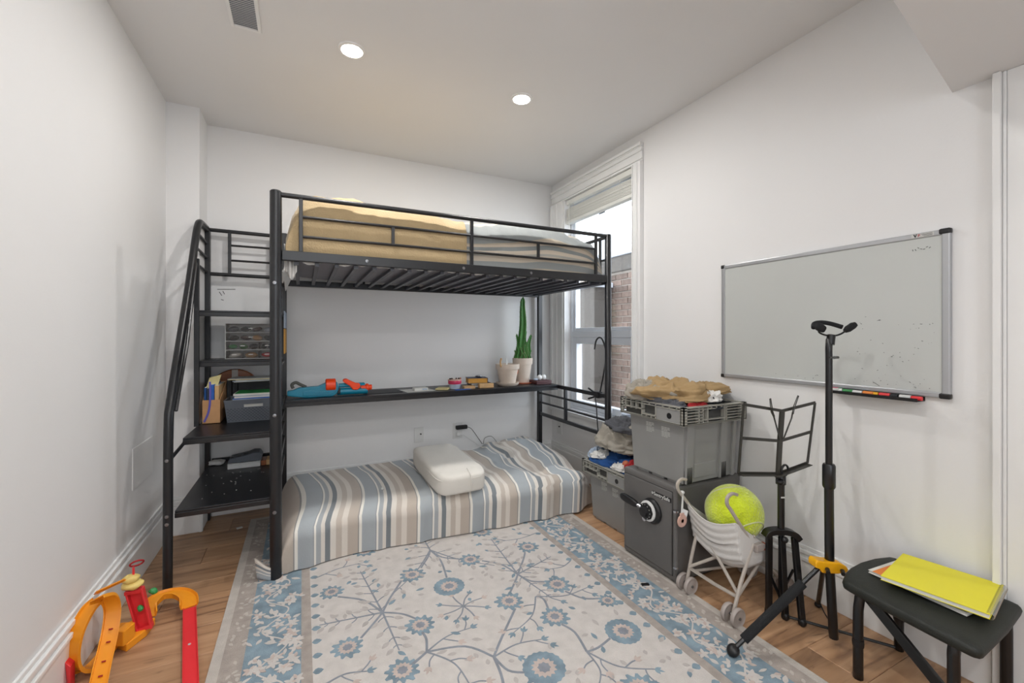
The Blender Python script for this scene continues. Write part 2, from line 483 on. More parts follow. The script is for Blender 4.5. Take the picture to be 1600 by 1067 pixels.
# laminate planks, one object each, running along the back wall
pw = 0.19; plen = 1.28
cache = {}
row = 0
y = YF
while y < YB:
    y1 = min(y+pw, YB)
    x = XL - ((row*0.47) % 1.0)*plen
    while x < XR:
        xa, xb = max(x, XL), min(x+plen, XR)
        if xb-xa > 0.01:
            key = (round(xb-xa,3), round(y1-y,3))
            if key not in cache:
                w, h = (xb-xa)/2-0.0007, (y1-y)/2-0.0007; c = 0.0018
                me = bpy.data.meshes.new('plank')
                vs = [(-w,-h,-0.006),(w,-h,-0.006),(w,h,-0.006),(-w,h,-0.006),(-w,-h,-c),(w,-h,-c),(w,h,-c),(-w,h,-c),
                      (-w+c,-h+c,0),(w-c,-h+c,0),(w-c,h-c,0),(-w+c,h-c,0)]
                fs = [(0,1,5,4),(1,2,6,5),(2,3,7,6),(3,0,4,7),(4,5,9,8),(5,6,10,9),(6,7,11,10),(7,4,8,11),(8,9,10,11)]
                me.from_pydata(vs, [], fs); me.materials.append(M['plank']); cache[key] = me
            o = bpy.data.objects.new('plank', cache[key]); o.parent = fl
            o.location = Vector(((xa+xb)/2, (y+y1)/2, 0)) - foff
            COL.objects.link(o)
        x += plen
    y += pw; row += 1

struct(MB().box(XL-0.2, XR+0.2, YF-0.1, YB+0.2, ZC, ZC+0.1).build('ceiling', 'ceil'))
struct(MB().box(XL-0.12, XL, YF-0.1, YB+0.1, 0, ZC).build('wall_left', 'wall'))
struct(MB().box(XL-0.12, XR+T, YB, YB+0.12, 0, ZC).build('wall_back', 'wall'))
wf = MB()      # wall behind the camera, with an opening for the added fill window
wf.box(XL-0.12, -0.35, YF-0.12, YF, 0, ZC); wf.box(0.75, XR+T, YF-0.12, YF, 0, ZC)
wf.box(-0.35, 0.75, YF-0.12, YF, 0, 0.8); wf.box(-0.35, 0.75, YF-0.12, YF, 2.2, ZC)
struct(wf.build('wall_front', 'wall'))
fill_win = struct(bpy.data.objects.new('added_fill_window', None)); COL.objects.link(fill_win); fill_win.location = (0.2, YF-0.06, 0.8)  # unseen window, added to let sky light fill the room from behind
m = MB(); m.box(-0.35, -0.31, YF-0.09, YF-0.03, 0.8, 2.2); m.box(0.71, 0.75, YF-0.09, YF-0.03, 0.8, 2.2)
m.box(-0.31, 0.71, YF-0.09, YF-0.03, 0.8, 0.84); m.box(-0.31, 0.71, YF-0.09, YF-0.03, 2.16, 2.2); m.box(-0.31, 0.71, YF-0.09, YF-0.03, 1.48, 1.52)
m.build('window_frame', 'vinyl', fill_win, bevel=0.003)
MB().box(-0.31, 0.71, YF-0.062, YF-0.058, 0.84, 2.16).build('pane', 'glass', fill_win)
def portal(name, loc, rot, sx, sy):
    L = bpy.data.lights.new(name, 'AREA'); L.shape = 'RECTANGLE'; L.size = sx; L.size_y = sy; L.cycles.is_portal = True
    o = bpy.data.objects.new(name, L); o.location = loc; o.rotation_euler = rot; COL.objects.link(o)
portal('sky_portal', (0.2, YF-0.125, 1.5), (R(90), 0, 0), 1.1, 1.4)
portal('sky_portal', (2.19, 2.705, 1.435), (0, R(90), 0), 1.8, 0.84)
# chase in the back left corner
struct(MB().box(XL, -0.555, 3.12, YB, 0, ZC).build('wall_chase', 'wall'))
# right wall with the window opening
WY0, WY1, WZ0, WZ1 = 2.285, 3.125, 0.535, 2.335
wr = MB()
wr.box(XR, XR+T, YF, WY0, 0, ZC); wr.box(XR, XR+T, WY1, YB, 0, ZC)
wr.box(XR, XR+T, WY0, WY1, 0, WZ0-0.025); wr.box(XR, XR+T, WY0, WY1, WZ1, ZC)
struct(wr.build('wall_right', 'wall'))
# dropped soffit, upper right, near the camera
struct(MB().prism([(2.0449, 0.67), (0.95, 0.484), (0.95, YF), (2.0449, YF)], 2.02, ZC).build('wall_soffit', 'ceil'))

# baseboards: stepped moulding
def bb_profile(name, x0, x1, y0, y1, side):
    m = MB()
    steps = [(0.0, 0.155, 0.016), (0.155, 0.172, 0.022), (0.172, 0.186, 0.013), (0.186, 0.205, 0.019), (0.205, 0.222, 0.010)]
    for a, b, d in steps:
        if side == 'l': m.box(XL, XL+d, y0, y1, a, b)
        elif side == 'r': m.box(XR-d, XR, y0, y1, a, b)
        elif side == 'b': m.box(x0, x1, YB-d, YB, a, b)
        elif side == 'c': m.box(x0, x1, 3.12-d, 3.12, a, b)
        elif side == 'cr': m.box(-0.555, -0.555+d, y0, y1, a, b)
    return struct(m.build(name, 'trim', bevel=0.0035))
bb_profile('baseboard_left', 0, 0, YF, 3.12, 'l')
bb_profile('baseboard_right', 0, 0, 0.57, YB, 'r')
bb_profile('baseboard_back', -0.53, XR, 0, 0, 'b')
bb_profile('baseboard_chase', XL, -0.535, 0, 0, 'c')
bb_profile('baseboard_chase_side', 0, 0, 3.10, YB-0.02, 'cr')

# window casing (moulded), sill, frame
def casing(name, segs):
    m = MB()
    for sgm in segs: m.box(*sgm)
    return struct(m.build(name, 'trim', bevel=0.003))
cs = []
def side_case(y0, y1, z0, z1, flip):
    w = y1-y0
    ds = [(0, .16, .034), (.16, .22, .024), (.22, .40, .020), (.40, .47, .026), (.47, .84, .017), (.84, .90, .024), (.90, 1.0, .014)]
    for a, b, d in ds:
        if flip: a, b = 1-b, 1-a
        cs.append((XR-d, XR, y0+a*w, y0+b*w, z0, z1))
side_case(2.182, WY0, 0.50, WZ1, False)
side_case(WY1, 3.333, 0.50, WZ1, True)
hw = 0.125
for a, b, d in [(0, .10, .014), (.10, .16, .024), (.16, .53, .017), (.53, .60, .026), (.60, .78, .020), (.78, .84, .024), (.84, 1.0, .034)]:
    cs.append((XR-d-0.0005, XR, 2.182+(1-b)*0.0, 3.333, WZ1+a*hw, WZ1+b*hw))
casing('trim_1', cs)
casing('trim_2', [(XR-0.05, 2.10, 2.16, 3.345, 0.508, WZ0-0.001), (XR-0.02, XR, 2.19, 3.33, 0.44, 0.508)])

win = struct(bpy.data.objects.new('window_1', None)); COL.objects.link(win)
win.location = (2.13, (WY0+WY1)/2, WZ0)
FX0, FX1 = 2.095, 2.165
def rect_frame(m, x0, x1, ya, yb, za, zb, w):
    m.box(x0, x1, ya, ya+w, za, zb); m.box(x0, x1, yb-w, yb, za, zb)
    m.box(x0, x1, ya+w, yb-w, za, za+w); m.box(x0, x1, ya+w, yb-w, zb-w, zb)
m = MB(); rect_frame(m, FX0, FX1, WY0, WY1, WZ0, WZ1, 0.03); m.box(FX0-0.006, FX1, WY0+0.03, WY1-0.03, 1.155, 1.205)
m.build('window_frame', 'vinyl', win, bevel=0.003)
m = MB(); rect_frame(m, FX0+0.012, FX1-0.01, WY0+0.031, WY1-0.031, 1.206, WZ1-0.031, 0.028); m.build('upper_sash', 'vinyl', win, bevel=0.003)
m = MB(); rect_frame(m, FX0+0.002, FX1-0.01, WY0+0.031, WY1-0.031, WZ0+0.031, 1.154, 0.055); m.build('lower_sash', 'vinyl', win, bevel=0.004)
MB().box(2.132, 2.136, WY0+0.055, WY1-0.055, 1.23, WZ1-0.055).build('pane', 'glass', win)
MB().box(2.132, 2.136, WY0+0.082, WY1-0.082, WZ0+0.082, 1.103).build('pane', 'glass', win)
m = MB().tube(smoothp([(2.09, 2.60, 0.60), (2.05, 2.58, 0.605), (2.045, 2.53, 0.60)]), 0.007, 8)
m.box(2.08, 2.098, 2.56, 2.64, 0.585, 0.612); m.build('window_crank', 'vinyl', win)
# window mullion seen behind the blind
# blind: headrail, gathered slats, bottom rail, cords, wand
bl = thing('window_blind', 'raised white faux-wood blind with gathered slats at top of window', 'blind', (2.075, 2.705, 2.12))
MB().box(2.05, 2.092, WY0+0.004, WY1-0.004, 2.292, 2.332).build('headrail', 'blind', bl, bevel=0.003)
for i in range(13):
    z = 2.162+i*0.0078
    MB().obox((2.070+rnd.uniform(-.001, .001), 2.705, z), (0.046, 0.825, 0.0055), (0, rnd.uniform(-2, 2), rnd.uniform(-.2, .2))).build('slat', 'blind', bl, bevel=0.001, seg=1)
MB().box(2.045, 2.095, WY0+0.006, WY1-0.006, 2.128, 2.155).build('bottom_rail', 'blind', bl, bevel=0.004)
for yy in (2.42, 2.70, 3.0):
    MB().box(2.0435, 2.0445, yy-0.002, yy+0.002, 2.13, 2.30).build('cord', 'blind', bl)
MB().tube([(2.043, 3.07, 2.30), (2.043, 3.07, 1.75)], 0.0035, 6).build('wand', 'blind', bl)

# door casing at the right edge
dc = MB()
for a, b, d in [(0, .18, .035), (.18, .26, .022), (.26, .75, .018), (.75, .85, .026), (.85, 1.0, .014)]:
    dc.box(XR-d, XR, 0.565-b*0.11, 0.565-a*0.11, 0, 2.0195)
struct(dc.build('trim_3', 'trim', bevel=0.003))
dr = struct(MB().box(XR-0.012, XR, -0.38, 0.452, 0.008, 2.0).build('door_1', 'trim', bevel=0.003))
dp = MB()
for z0, z1 in ((0.15, 0.85), (1.0, 1.9)):
    for y0, y1 in ((-0.3, -0.0), (0.08, 0.37)):
        dp.box(XR-0.020, XR-0.012, y0, y1, z0, z1)
offd = dr.location
dpo = dp.build('door_panel', 'trim', dr, bevel=0.003)

# ceiling lights
def clight(x, y, label, visible=True):
    t = thing('recessed_light', label, 'ceiling light', (x, y, ZC), 'recessed ceiling lights')
    MB().lathe([(0.047, -0.001), (0.049, -0.006), (0.062, -0.005), (0.064, 0.0)], (x, y, ZC), 32).build('trim_ring', 'trim', t, smooth=True)
    MB().lathe([(0.0, -0.0045), (0.047, -0.0045)], (x, y, ZC-0.002), 32).build('diffuser', 'lamp', t)
    L = bpy.data.lights.new('downlight', 'AREA'); L.shape = 'DISK'; L.size = 0.085; L.energy = LAMP_W
    L.color = (1.0, 0.985, 0.965)
    lo = bpy.data.objects.new('downlight', L); lo.parent = t; lo.location = (0, 0, -0.012); COL.objects.link(lo)
    return t
clight(0.211, 2.169, 'round recessed ceiling light on the left, nearer the ceiling vent')
clight(1.13, 2.187, 'round recessed ceiling light on the right, nearer the window')
for p in ((0.211, 0.75, 'added unseen ceiling light above the near half of the rug'), (0.62, -0.6, 'added unseen ceiling light behind the camera, toward the door'), (-0.3, -0.6, 'added unseen ceiling light behind the camera, toward the left wall')):
    clight(*p)  # out-of-view lights added to brighten the room

# ceiling vent
t = thing('ceiling_vent', 'white louvred air register in the ceiling at top left', 'vent', (-0.22, 2.05, ZC))
m = MB(); x0, x1, y0, y1 = -0.283, -0.165, 1.84, 2.225
rf = MB(); w = 0.014
rf.box(x0, x0+w, y0, y1, ZC-0.006, ZC-0.0002); rf.box(x1-w, x1, y0, y1, ZC-0.006, ZC-0.0002)
rf.box(x0+w, x1-w, y0, y0+w, ZC-0.006, ZC-0.0002); rf.box(x0+w, x1-w, y1-w, y1, ZC-0.006, ZC-0.0002)
rf.build('frame', 'trim', t, bevel=0.002)
MB().box(x0+w, x1-w, y0+w, y1-w, ZC-0.0012, ZC-0.0004).build('backing', 'rug_g', t)
k = 0
yy = y0+w+0.006
while yy < y1-w-0.002:
    MB().obox(((x0+x1)/2, yy, ZC-0.0035), (x1-x0-2*w, 0.009, 0.0012), (28, 0, 0)).build('louvre', 'trim', t)
    yy += 0.0115

# flat wall plates
t = thing('access_panel', 'flat white access cover low on the left wall behind the ladder', 'wall plate', (XL, 2.72, 0.43))
MB().box(XL, XL+0.0035, 2.57, 2.87, 0.445, 0.64).build('cover', 'trim', t, bevel=0.002)
def plate(name, label, x0, x1, z0, z1, cat='outlet'):
    t = thing(name, label, cat, ((x0+x1)/2, YB, (z0+z1)/2))
    MB().box(x0, x1, YB-0.006, YB, z0, z1).build('cover_plate', 'whitep', t, bevel=0.002)
    return t
t = plate('cable_outlet', 'white wall plate with one dark cable port above the mattress', 0.784, 0.858, 0.33, 0.447)
MB().lathe([(0.006, 0), (0.006, -0.01), (0.0, -0.01)], (0.834, YB-0.006, 0.395), 12, 'y').build('port', 'blackp', t)
t = plate('power_outlet', 'white duplex power outlet with a black charger plugged in', 1.10, 1.18, 0.328, 0.455)
for zz in (0.362, 0.418):
    MB().box(1.122, 1.158, YB-0.009, YB-0.006, zz-0.016, zz+0.016).build('receptacle', 'whitep', t, bevel=0.003)
t = thing('charger', 'black plug-in charger with thin black cord at the power outlet', 'charger', (1.17, YB-0.03, 0.42))
MB().box(1.118, 1.215, YB-0.04, YB-0.0095, 0.405, 0.436).build('plug_body', 'blackp', t, bevel=0.006)
MB().tube(smoothp([(1.212, YB-0.026, 0.42), (1.25, YB-0.03, 0.40), (1.30, YB-0.035, 0.33), (1.345, YB-0.035, 0.265)]), 0.0025, 6).build('cord', 'blackp', t, smooth=True)
MB().tube(smoothp([(1.35, 3.305, 0.265), (1.36, 3.30, 0.315), (1.42, 3.30, 0.325), (1.47, 3.295, 0.27)]), 0.002, 6).build('cord', 'blasterg', t, smooth=True)
MB().box(1.124, 1.16, YB-0.03, YB-0.0095, 0.350, 0.378).build('adapter', 'whitep', t, bevel=0.006)
MB().tube(smoothp([(1.158, YB-0.02, 0.362), (1.20, YB-0.02, 0.345), (1.27, YB-0.025, 0.29), (1.32, YB-0.03, 0.255)]), 0.0025, 6).build('white_cord', 'whitep', t, smooth=True)
t = thing('wall_jack', 'small white wall plate with dark port under the window', 'outlet', (XR, 3.22, 0.36))
MB().box(XR-0.006, XR, 3.18, 3.26, 0.30, 0.41).build('cover_plate', 'whitep', t, bevel=0.002)
MB().lathe([(0.006, 0), (0.006, -0.008), (0, -0.008)], (XR-0.006, 3.215, 0.365), 12, 'x').build('port', 'blackp', t)

# ------------------------------------------------------------ outside the window
BX = 3.35
def brick_wall():
    t = thing('brick_wall', 'brown brick garden wall with grey cap outside the window', 'wall', (BX+0.1, 4.2, -0.2))
    MB().box(BX+0.006, BX+0.22, 3.0, 6.3, -0.2, 1.92).build('mortar', 'mortar', t)
    # bricks that can be made out: y 3.6 - 4.35
    bw, bh, g = 0.20, 0.062, 0.010
    me = {}
    z = 0.10; r = 0; n = 0
    off = t.location
    while z < 1.88:
        yy = 3.62 - (0.5*(bw+g) if r % 2 else 0)
        while yy < 4.36 and n < 300:
            if 0 not in me:
                mm = bpy.data.meshes.new('brick')
                a, b2, c2 = 0.05, bw/2, bh/2; q = 0.005
                vs = [(0,-b2,-c2),(0,b2,-c2),(0,b2,c2),(0,-b2,c2),(-a+q,-b2,-c2),(-a+q,b2,-c2),(-a+q,b2,c2),(-a+q,-b2,c2),
                      (-a,-b2+q,-c2+q),(-a,b2-q,-c2+q),(-a,b2-q,c2-q),(-a,-b2+q,c2-q)]
                fs = [(0,1,5,4),(1,2,6,5),(2,3,7,6),(3,0,4,7),(4,5,9,8),(5,6,10,9),(6,7,11,10),(7,4,8,11),(8,9,10,11)]
                mm.from_pydata(vs, [], [f[::-1] for f in fs]); mm.materials.append(M['brick']); me[0] = mm
            o = bpy.data.objects.new('brick', me[0]); o.parent = t
            o.location = Vector((BX+0.046+rnd.uniform(-0.004, 0.003), yy+bw/2, z+bh/2))-off
            COL.objects.link(o); n += 1
            yy += bw+g
        z += bh+g; r += 1
    MB().box(BX-0.03, BX+0.25, 3.0, 6.3, 1.92, 2.10).build('rendered_band', 'concrete', t, bevel=0.01)
    MB().box(BX-0.06, BX+0.28, 3.0, 6.3, 2.10, 2.17).build('cap', 'stonecap', t, bevel=0.01)
brick_wall()
t = thing('rendered_pier', 'grey rendered pier with stepped top standing before the brick wall', 'pillar', (3.2, 4.55, -0.2))
MB().box(3.08, 3.30, 4.10, 4.52, -0.2, 1.74).build('shaft', 'concrete', t, bevel=0.01)
MB().box(3.05, 3.33, 4.06, 4.56, 1.74, 1.80).build('cap', 'stonecap', t, bevel=0.008)
struct(MB().box(2.3, 9, -1, 11, -0.4, -0.2).build('ground_outside', 'concrete'))
# white railing above the wall
t = thing('white_railing', 'white painted railing posts above the brick wall outside', 'railing', (4.2, 5.0, 2.17))
for k in range(9):
    yy = 4.15+k*0.16
    MB().box(4.2, 4.24, yy, yy+0.05, -0.2, 3.05).build('picket', 'fence', t)
MB().box(4.15, 4.27, 5.25, 5.40, -0.2, 3.3).build('post', 'fence', t)
MB().box(4.18, 4.26, 4.1, 5.6, 2.05, 2.12).build('rail', 'fence', t)
MB().box(4.15, 4.29, 4.1, 8.0, 3.05, 3.12).build('rail', 'fence', t)

# ------------------------------------------------------------ rug
RX0, RX1, RY0, RY1 = -0.295, 1.583, 0.45, 3.16
rug = thing('area_rug', 'large faded blue, cream and taupe floral rug under the bed', 'rug', ((RX0+RX1)/2, 1.8, 0))
MB().box(RX0, RX1, RY0, RY1, 0.0002, 0.0075).build('pile', 'rug_l', rug, bevel=0.002)
def ring(m, i0, i1, z0, z1):
    a0, a1, b0, b1 = RX0+i0, RX1-i0, RY0+i0, RY1-i0
    c0, c1, d0, d1 = RX0+i1, RX1-i1, RY0+i1, RY1-i1
    m.box(a0, c0, b0, b1, z0, z1); m.box(c1, a1, b0, b1, z0, z1)
    m.box(c0, c1, b0, d0, z0, z1); m.box(c0, c1, d1, b1, z0, z1)
m = MB(); ring(m, 0.035, 0.105, 0.004, 0.0085); m.build('outer_band', 'rug_t', rug)
m = MB(); ring(m, 0.105, 0.290, 0.004, 0.0087); m.build('blue_border', 'rug_b', rug)
m = MB(); ring(m, 0.290, 0.326, 0.004, 0.0090); m.build('inner_band', 'rug_t', rug)
F0, F1, G0, G1 = RX0+0.326, RX1-0.326, RY0+0.326, RY1-0.326
MB().box(F0, F1, G0, G1, 0.004, 0.0087).build('field', 'rug_c', rug)

r2 = random.Random(21)
def leaf(m, x, y, a, L, w, z0=0.0075, z1=0.0097):
    ca, sa = math.cos(a), math.sin(a)
    z1 = z1+r2.uniform(-0.0004, 0.0004)
    pts = [(0,0),(0.25,0.42),(0.5,0.5),(0.78,0.3),(1,0),(0.78,-0.3),(0.5,-0.5),(0.25,-0.42)]
    m.prism([(x+ca*u*L-sa*v*w, y+sa*u*L+ca*v*w) for u, v in pts], z0, z1)
def tri_leaf(m, x, y, a, L, z1=0.0097):
    for da, l in ((-0.6, 0.75), (0, 1), (0.6, 0.75)): leaf(m, x, y, a+da, L*l, L*0.32, 0.0075, z1)
def ribbon(m, pts, w, z1=0.0095, taper=False):
    z1 = z1+r2.uniform(-0.0004, 0.0004)
    P = smoothp([(p[0], p[1], 0) for p in pts], 5); n = len(P)
    L, Rr = [], []
    for i, p in enumerate(P):
        t_ = (P[min(n-1,i+1)]-P[max(0,i-1)]).normalized(); nn = Vector((-t_.y, t_.x, 0))
        ww = w*(1-0.5*i/n) if taper else w
        L.append(p+nn*ww/2); Rr.append(p-nn*ww/2)
    vs = []
    for a, b in zip(L, Rr): vs += [(a.x,a.y,z1),(b.x,b.y,z1),(a.x,a.y,0.0075),(b.x,b.y,0.0075)]
    fs = []
    for i in range(n-1):
        a = i*4; b = a+4
        fs += [(a,a+1,b+1,b),(a+2,a,b,b+2),(a+1,a+3,b+3,b+1)]
    m.add(vs, fs)
vine = MB(); pale = MB(); bl_ = MB(); pk = MB(); ctr = MB(); crm = MB()
def flower(x, y, r, kind=0):
    n = 11 if kind != 2 else 20
    pts = []
    for i in range(n*4):
        a = 2*math.pi*i/(n*4)+x*9
        q = i % 4
        rr = r*(1.0, 1.0, 0.74, 0.80)[q]*(1+0.06*math.sin(a*3+y*7)) if kind != 2 else r*(1+0.03*math.cos(n*a))
        pts.append((x+rr*math.cos(a), y+rr*math.sin(a)))
    bl_.prism(pts, 0.0075, 0.0098)
    n2 = 14
    pk.prism([(x+r*(0.62 if i % 2 else 0.48)*math.cos(math.pi*i/n2), y+r*(0.62 if i % 2 else 0.48)*math.sin(math.pi*i/n2)) for i in range(2*n2)], 0.0075, 0.0103)
    ctr.prism([(x+r*0.33*(1 if i % 2 else .8)*math.cos(math.pi*i/8), y+r*0.33*(1 if i % 2 else .8)*math.sin(math.pi*i/8)) for i in range(16)], 0.0075, 0.0107)
def fern(p0, p1, n, leafl=0.045, wide=0.05, bend=0.0):
    p0 = Vector((*p0, 0)); p1 = Vector((*p1, 0)); d = p1-p0; nn = Vector((-d.y, d.x, 0)).normalized()
    mid = (p0+p1)/2+nn*bend
    P = smoothp([p0, mid, p1], 6)
    ribbon(vine, P, 0.0085, taper=True)
    for k in range(1, n+1):
        t_ = k/(n+0.5); q = P[min(len(P)-1, int(t_*(len(P)-1)))]
        an = math.atan2(d.y, d.x)
        L = wide*(1.15-0.75*t_)
        for s_ in (-1, 1):
            a = an+s_*0.95
            e = (q.x+L*math.cos(a), q.y+L*math.sin(a))
            ribbon(vine, [(q.x, q.y), ((q.x+e[0])/2+0.004*s_, (q.y+e[1])/2), e], 0.0045)
            leaf(pale, e[0], e[1], a, leafl*0.9, 0.02)
def sprig(p0, p1, nleaf=3, bend=0.02, big=0.034):
    p0 = Vector((*p0, 0)); p1 = Vector((*p1, 0)); d = p1-p0; nn = Vector((-d.y, d.x, 0)).normalized()
    mid = (p0+p1)/2+nn*bend
    P = smoothp([p0, mid, p1], 6)
    ribbon(vine, P, 0.0075, taper=True)
    an = math.atan2(d.y, d.x)
    for k in range(nleaf):
        q = P[int((k+1)/(nleaf+0.3)*(len(P)-1))]
        s_ = 1 if k % 2 else -1
        a = an+s_*(0.8+0.2*r2.random()); L = 0.05+0.015*r2.random()
        e = (q.x+L*math.cos(a), q.y+L*math.sin(a))
        ribbon(vine, [(q.x, q.y), ((q.x+e[0])/2+.006*s_, (q.y+e[1])/2+.004), e], 0.005)
        tri_leaf(bl_ if r2.random() < .65 else pk, e[0], e[1], a, big)
    tri_leaf(bl_, p1.x, p1.y, an, big)
FL = [(0.477,2.078,.062,0),(0.609,1.908,.070,2),(0.78,2.087,.058,0),(0.812,1.687,.064,0),(1.067,1.701,.066,0),(0.935,1.51,.062,0),
      (0.424,1.703,.060,0),(0.311,1.50,.060,0),(0.758,1.295,.075,2),(1.111,2.073,.06,0),(1.13,1.319,.07,2),(0.117,2.099,.052,0),(0.150,1.70,.058,0),
      (0.32,1.29,.06,0),(1.0,1.08,.065,0),(0.53,1.10,.07,2),(1.2,1.5,.045,0),(0.17,1.15,.06,0),(0.30,2.42,.06,0),(0.95,2.35,.06,0),(0.62,2.55,.07,2),(1.14,2.5,.05,0)]
for f_ in FL: flower(*f_)
for a, b, bd in [((0.301,1.851),(0.424,1.74),.01),((0.301,1.851),(0.42,2.05),-.015),((0.301,1.851),(0.14,2.05),.02),((0.301,1.851),(0.2,1.73),.01),
                 ((0.939,1.858),(0.84,1.74),.02),((0.939,1.858),(0.83,2.05),.02),((0.939,1.858),(1.04,1.74),-.02),((0.939,1.858),(1.07,2.03),.02),
                 ((0.812,1.63),(0.621,1.42),-.03),((0.621,1.418),(0.409,1.549),.03),((0.621,1.418),(0.70,1.30),-.02),((0.931,1.665),(0.935,1.56),.02),
                 ((0.937,1.291),(0.935,1.46),.02),((0.937,1.291),(1.06,1.31),-.01),((0.409,1.549),(0.33,1.50),.0),((0.619,2.275),(0.53,2.12),.02),
                 ((0.619,2.275),(0.73,2.12),-.02),((0.619,2.275),(0.62,1.98),.02),((0.409,1.549),(0.42,1.66),.01),((1.07,1.64),(1.20,1.52),-.02),((0.62,1.42),(0.55,1.16),.02)]:
    ribbon(vine, [a, ((a[0]+b[0])/2+bd, (a[1]+b[1])/2+bd), b], 0.0095)
fern((0.301,1.851),(0.255,2.22), 6); fern((0.301,1.851),(0.32,1.60), 4, wide=.04); fern((0.301,1.851),(0.06,1.88), 4, wide=.045)
fern((0.619,2.275),(0.36,1.96), 5, wide=.045, bend=.02); fern((0.619,2.275),(0.87,1.98), 5, wide=.045, bend=-.02); fern((0.939,1.858),(0.965,2.25), 6)
fern((0.939,1.858),(0.99,1.62), 4, wide=.035); fern((0.939,1.858),(1.17,1.93), 4, wide=.045); fern((0.619,2.275),(0.62,2.45), 4)
for a in range(0, 360, 45):
    ra = R(a+12); L = 0.095
    e = (0.619+L*math.cos(ra), 1.742+L*0.9*math.sin(ra))
    ribbon(vine, [(0.619,1.742), (0.619+L*.5*math.cos(ra+.1), 1.742+L*.5*math.sin(ra+.1)), e], 0.006)
    tri_leaf(bl_ if a % 90 else pk, e[0], e[1], ra, 0.03)
for a, b, n_, bd in [((0.409,1.549),(0.50,1.33),4,.03),((0.409,1.549),(0.22,1.36),3,-.03),((0.931,1.665),(1.18,1.62),3,-.03),((0.931,1.665),(0.74,1.50),3,.03),
                     ((0.937,1.291),(0.86,1.13),3,.03),((0.937,1.291),(1.1,1.12),3,-.03),((0.621,1.418),(0.82,1.42),3,.02),((0.409,1.549),(0.60,1.60),2,.02),
                     ((0.06,1.55),(0.2,1.55),2,.02),((1.24,1.85),(1.1,1.83),2,.02),((0.62,1.20),(0.66,1.0),3,.02),((0.4,1.25),(0.36,1.02),3,.02),
                     ((1.24,2.2),(1.0,2.2),3,.02),((0.05,2.25),(0.28,2.30),3,.02),((0.72,2.45),(0.92,2.5),3,.02),((0.5,2.4),(0.35,2.6),3,.02),((0.8,1.0),(0.84,.82),3,.02),((0.2,1.0),(0.26,.85),2,.01)]:
    sprig(a, b, n_, bd)
# scattered pale leaves in the field
for k in range(330):
    x, y = r2.uniform(F0+.03, F1-.03), r2.uniform(G0+.03, G1-.03)
    if min((x-f_[0])**2+(y-f_[1])**2 for f_ in FL) > .0075:
        leaf(pale if r2.random() < .7 else bl_, x, y, r2.uniform(0, 6.28), r2.uniform(.022, .045), .017, z1=.0093)
for k in range(26):       # scalloped edge of the field
    for xx, aa in ((F0, 0), (F1, math.pi)):
        leaf(bl_, xx, G0+0.05+k*0.08, aa, 0.035, 0.03, z1=.0092)
vine.build('vine_motif', 'rug_g', rug)['kind'] = 'stuff'
pale.build('pale_leaf_motif', 'rug_s', rug)['kind'] = 'stuff'
bl_.build('blue_flower_motif', 'rug_b', rug)['kind'] = 'stuff'
pk.build('petal_motif', 'rug_p', rug)['kind'] = 'stuff'
ctr.build('flower_centre_motif', 'rug_g', rug)['kind'] = 'stuff'
# border motifs
b1 = MB(); b2_ = MB(); b3 = MB()
def border_pts(i0, i1, n):
    out = []
    while len(out) < n:
        x, y = r2.uniform(RX0, RX1), r2.uniform(RY0, RY1)
        d = min(x-RX0, RX1-x, y-RY0, RY1-y)
        if i0 < d < i1: out.append((x, y))
    return out
for x, y in border_pts(0.115, 0.282, 1150):
    if r2.random() < .6: leaf(b1, x, y, r2.uniform(0, 6.28), r2.uniform(.028, .05), r2.uniform(.010, .018), z1=.0100)
    else:
        a = r2.uniform(0, 6.28)
        for q in range(r2.choice((3, 5))): leaf(b1 if r2.random() < .7 else b2_, x, y, a+q*1.2, .026, .013, z1=.0103)
for x, y in border_pts(0.045, 0.095, 420):
    leaf(b3, x, y, r2.uniform(0, 6.28), .024, .012, z1=.0094)
def border_vine(ax):
    P = []
    n = 60
    for i in range(n):
        t_ = i/(n-1)
        w_ = 0.045*math.sin(i*1.1)
        if ax == 0: P.append((RX0+0.197+w_, RY0+.2+t_*(RY1-RY0-.4)))
        elif ax == 1: P.append((RX1-0.197-w_, RY0+.2+t_*(RY1-RY0-.4)))
    return P
for ax in (0, 1): ribbon(b1, border_vine(ax), .006, z1=.0100)
b1.build('border_leaf_motif', 'rug_c', rug)['kind'] = 'stuff'
b2_.build('border_blossom_motif', 'rug_p', rug)['kind'] = 'stuff'
b3.build('edge_leaf_motif', 'rug_l', rug)['kind'] = 'stuff'

# ------------------------------------------------------------ loft bed
PX0, PX1, PY0, PY1 = -0.116, 1.876, 2.343, 3.285
bed = thing('loft_bed', 'black metal loft bed with side steps and built-in desk', 'bed', (0.88, 2.8, 0))
def bolt(p, ax, r=0.009, par=None):
    d = {'y': -0.006, 'x': -0.006}[ax]
    MB().lathe([(r, 0), (r*0.9, d*0.7), (0, d)], p, 12, ax).build('bolt', 'steel', par or bed, smooth=True)
RP = 0.026
def post(x, y, r, h, square=False):
    m = MB()
    if square: m.box(x-r, x+r, y-r, y+r, 0, h)
    else: m.lathe([(0.0, 0), (r, 0), (r, h-0.006), (r*0.8, h), (0, h)], (x, y, 0), 20)
    o = m.build('post', 'bed', bed, smooth=not square, bevel=0.003 if square else 0)
    return o
p = post(PX0, PY0, RP, 1.865); 
for z in (1.42, 0.79, 0.33): MB().lathe([(0.009, 0), (0.008, -0.004), (0, -0.005)], (PX0-0.004, PY0-RP+0.001, z), 12, 'y').build('bolt', 'steel', p, smooth=True)
post(PX1, PY0, 0.022, 1.86)
post(PX0, PY1, 0.018, 1.86, True)
post(PX1, PY1, 0.018, 1.86, True)
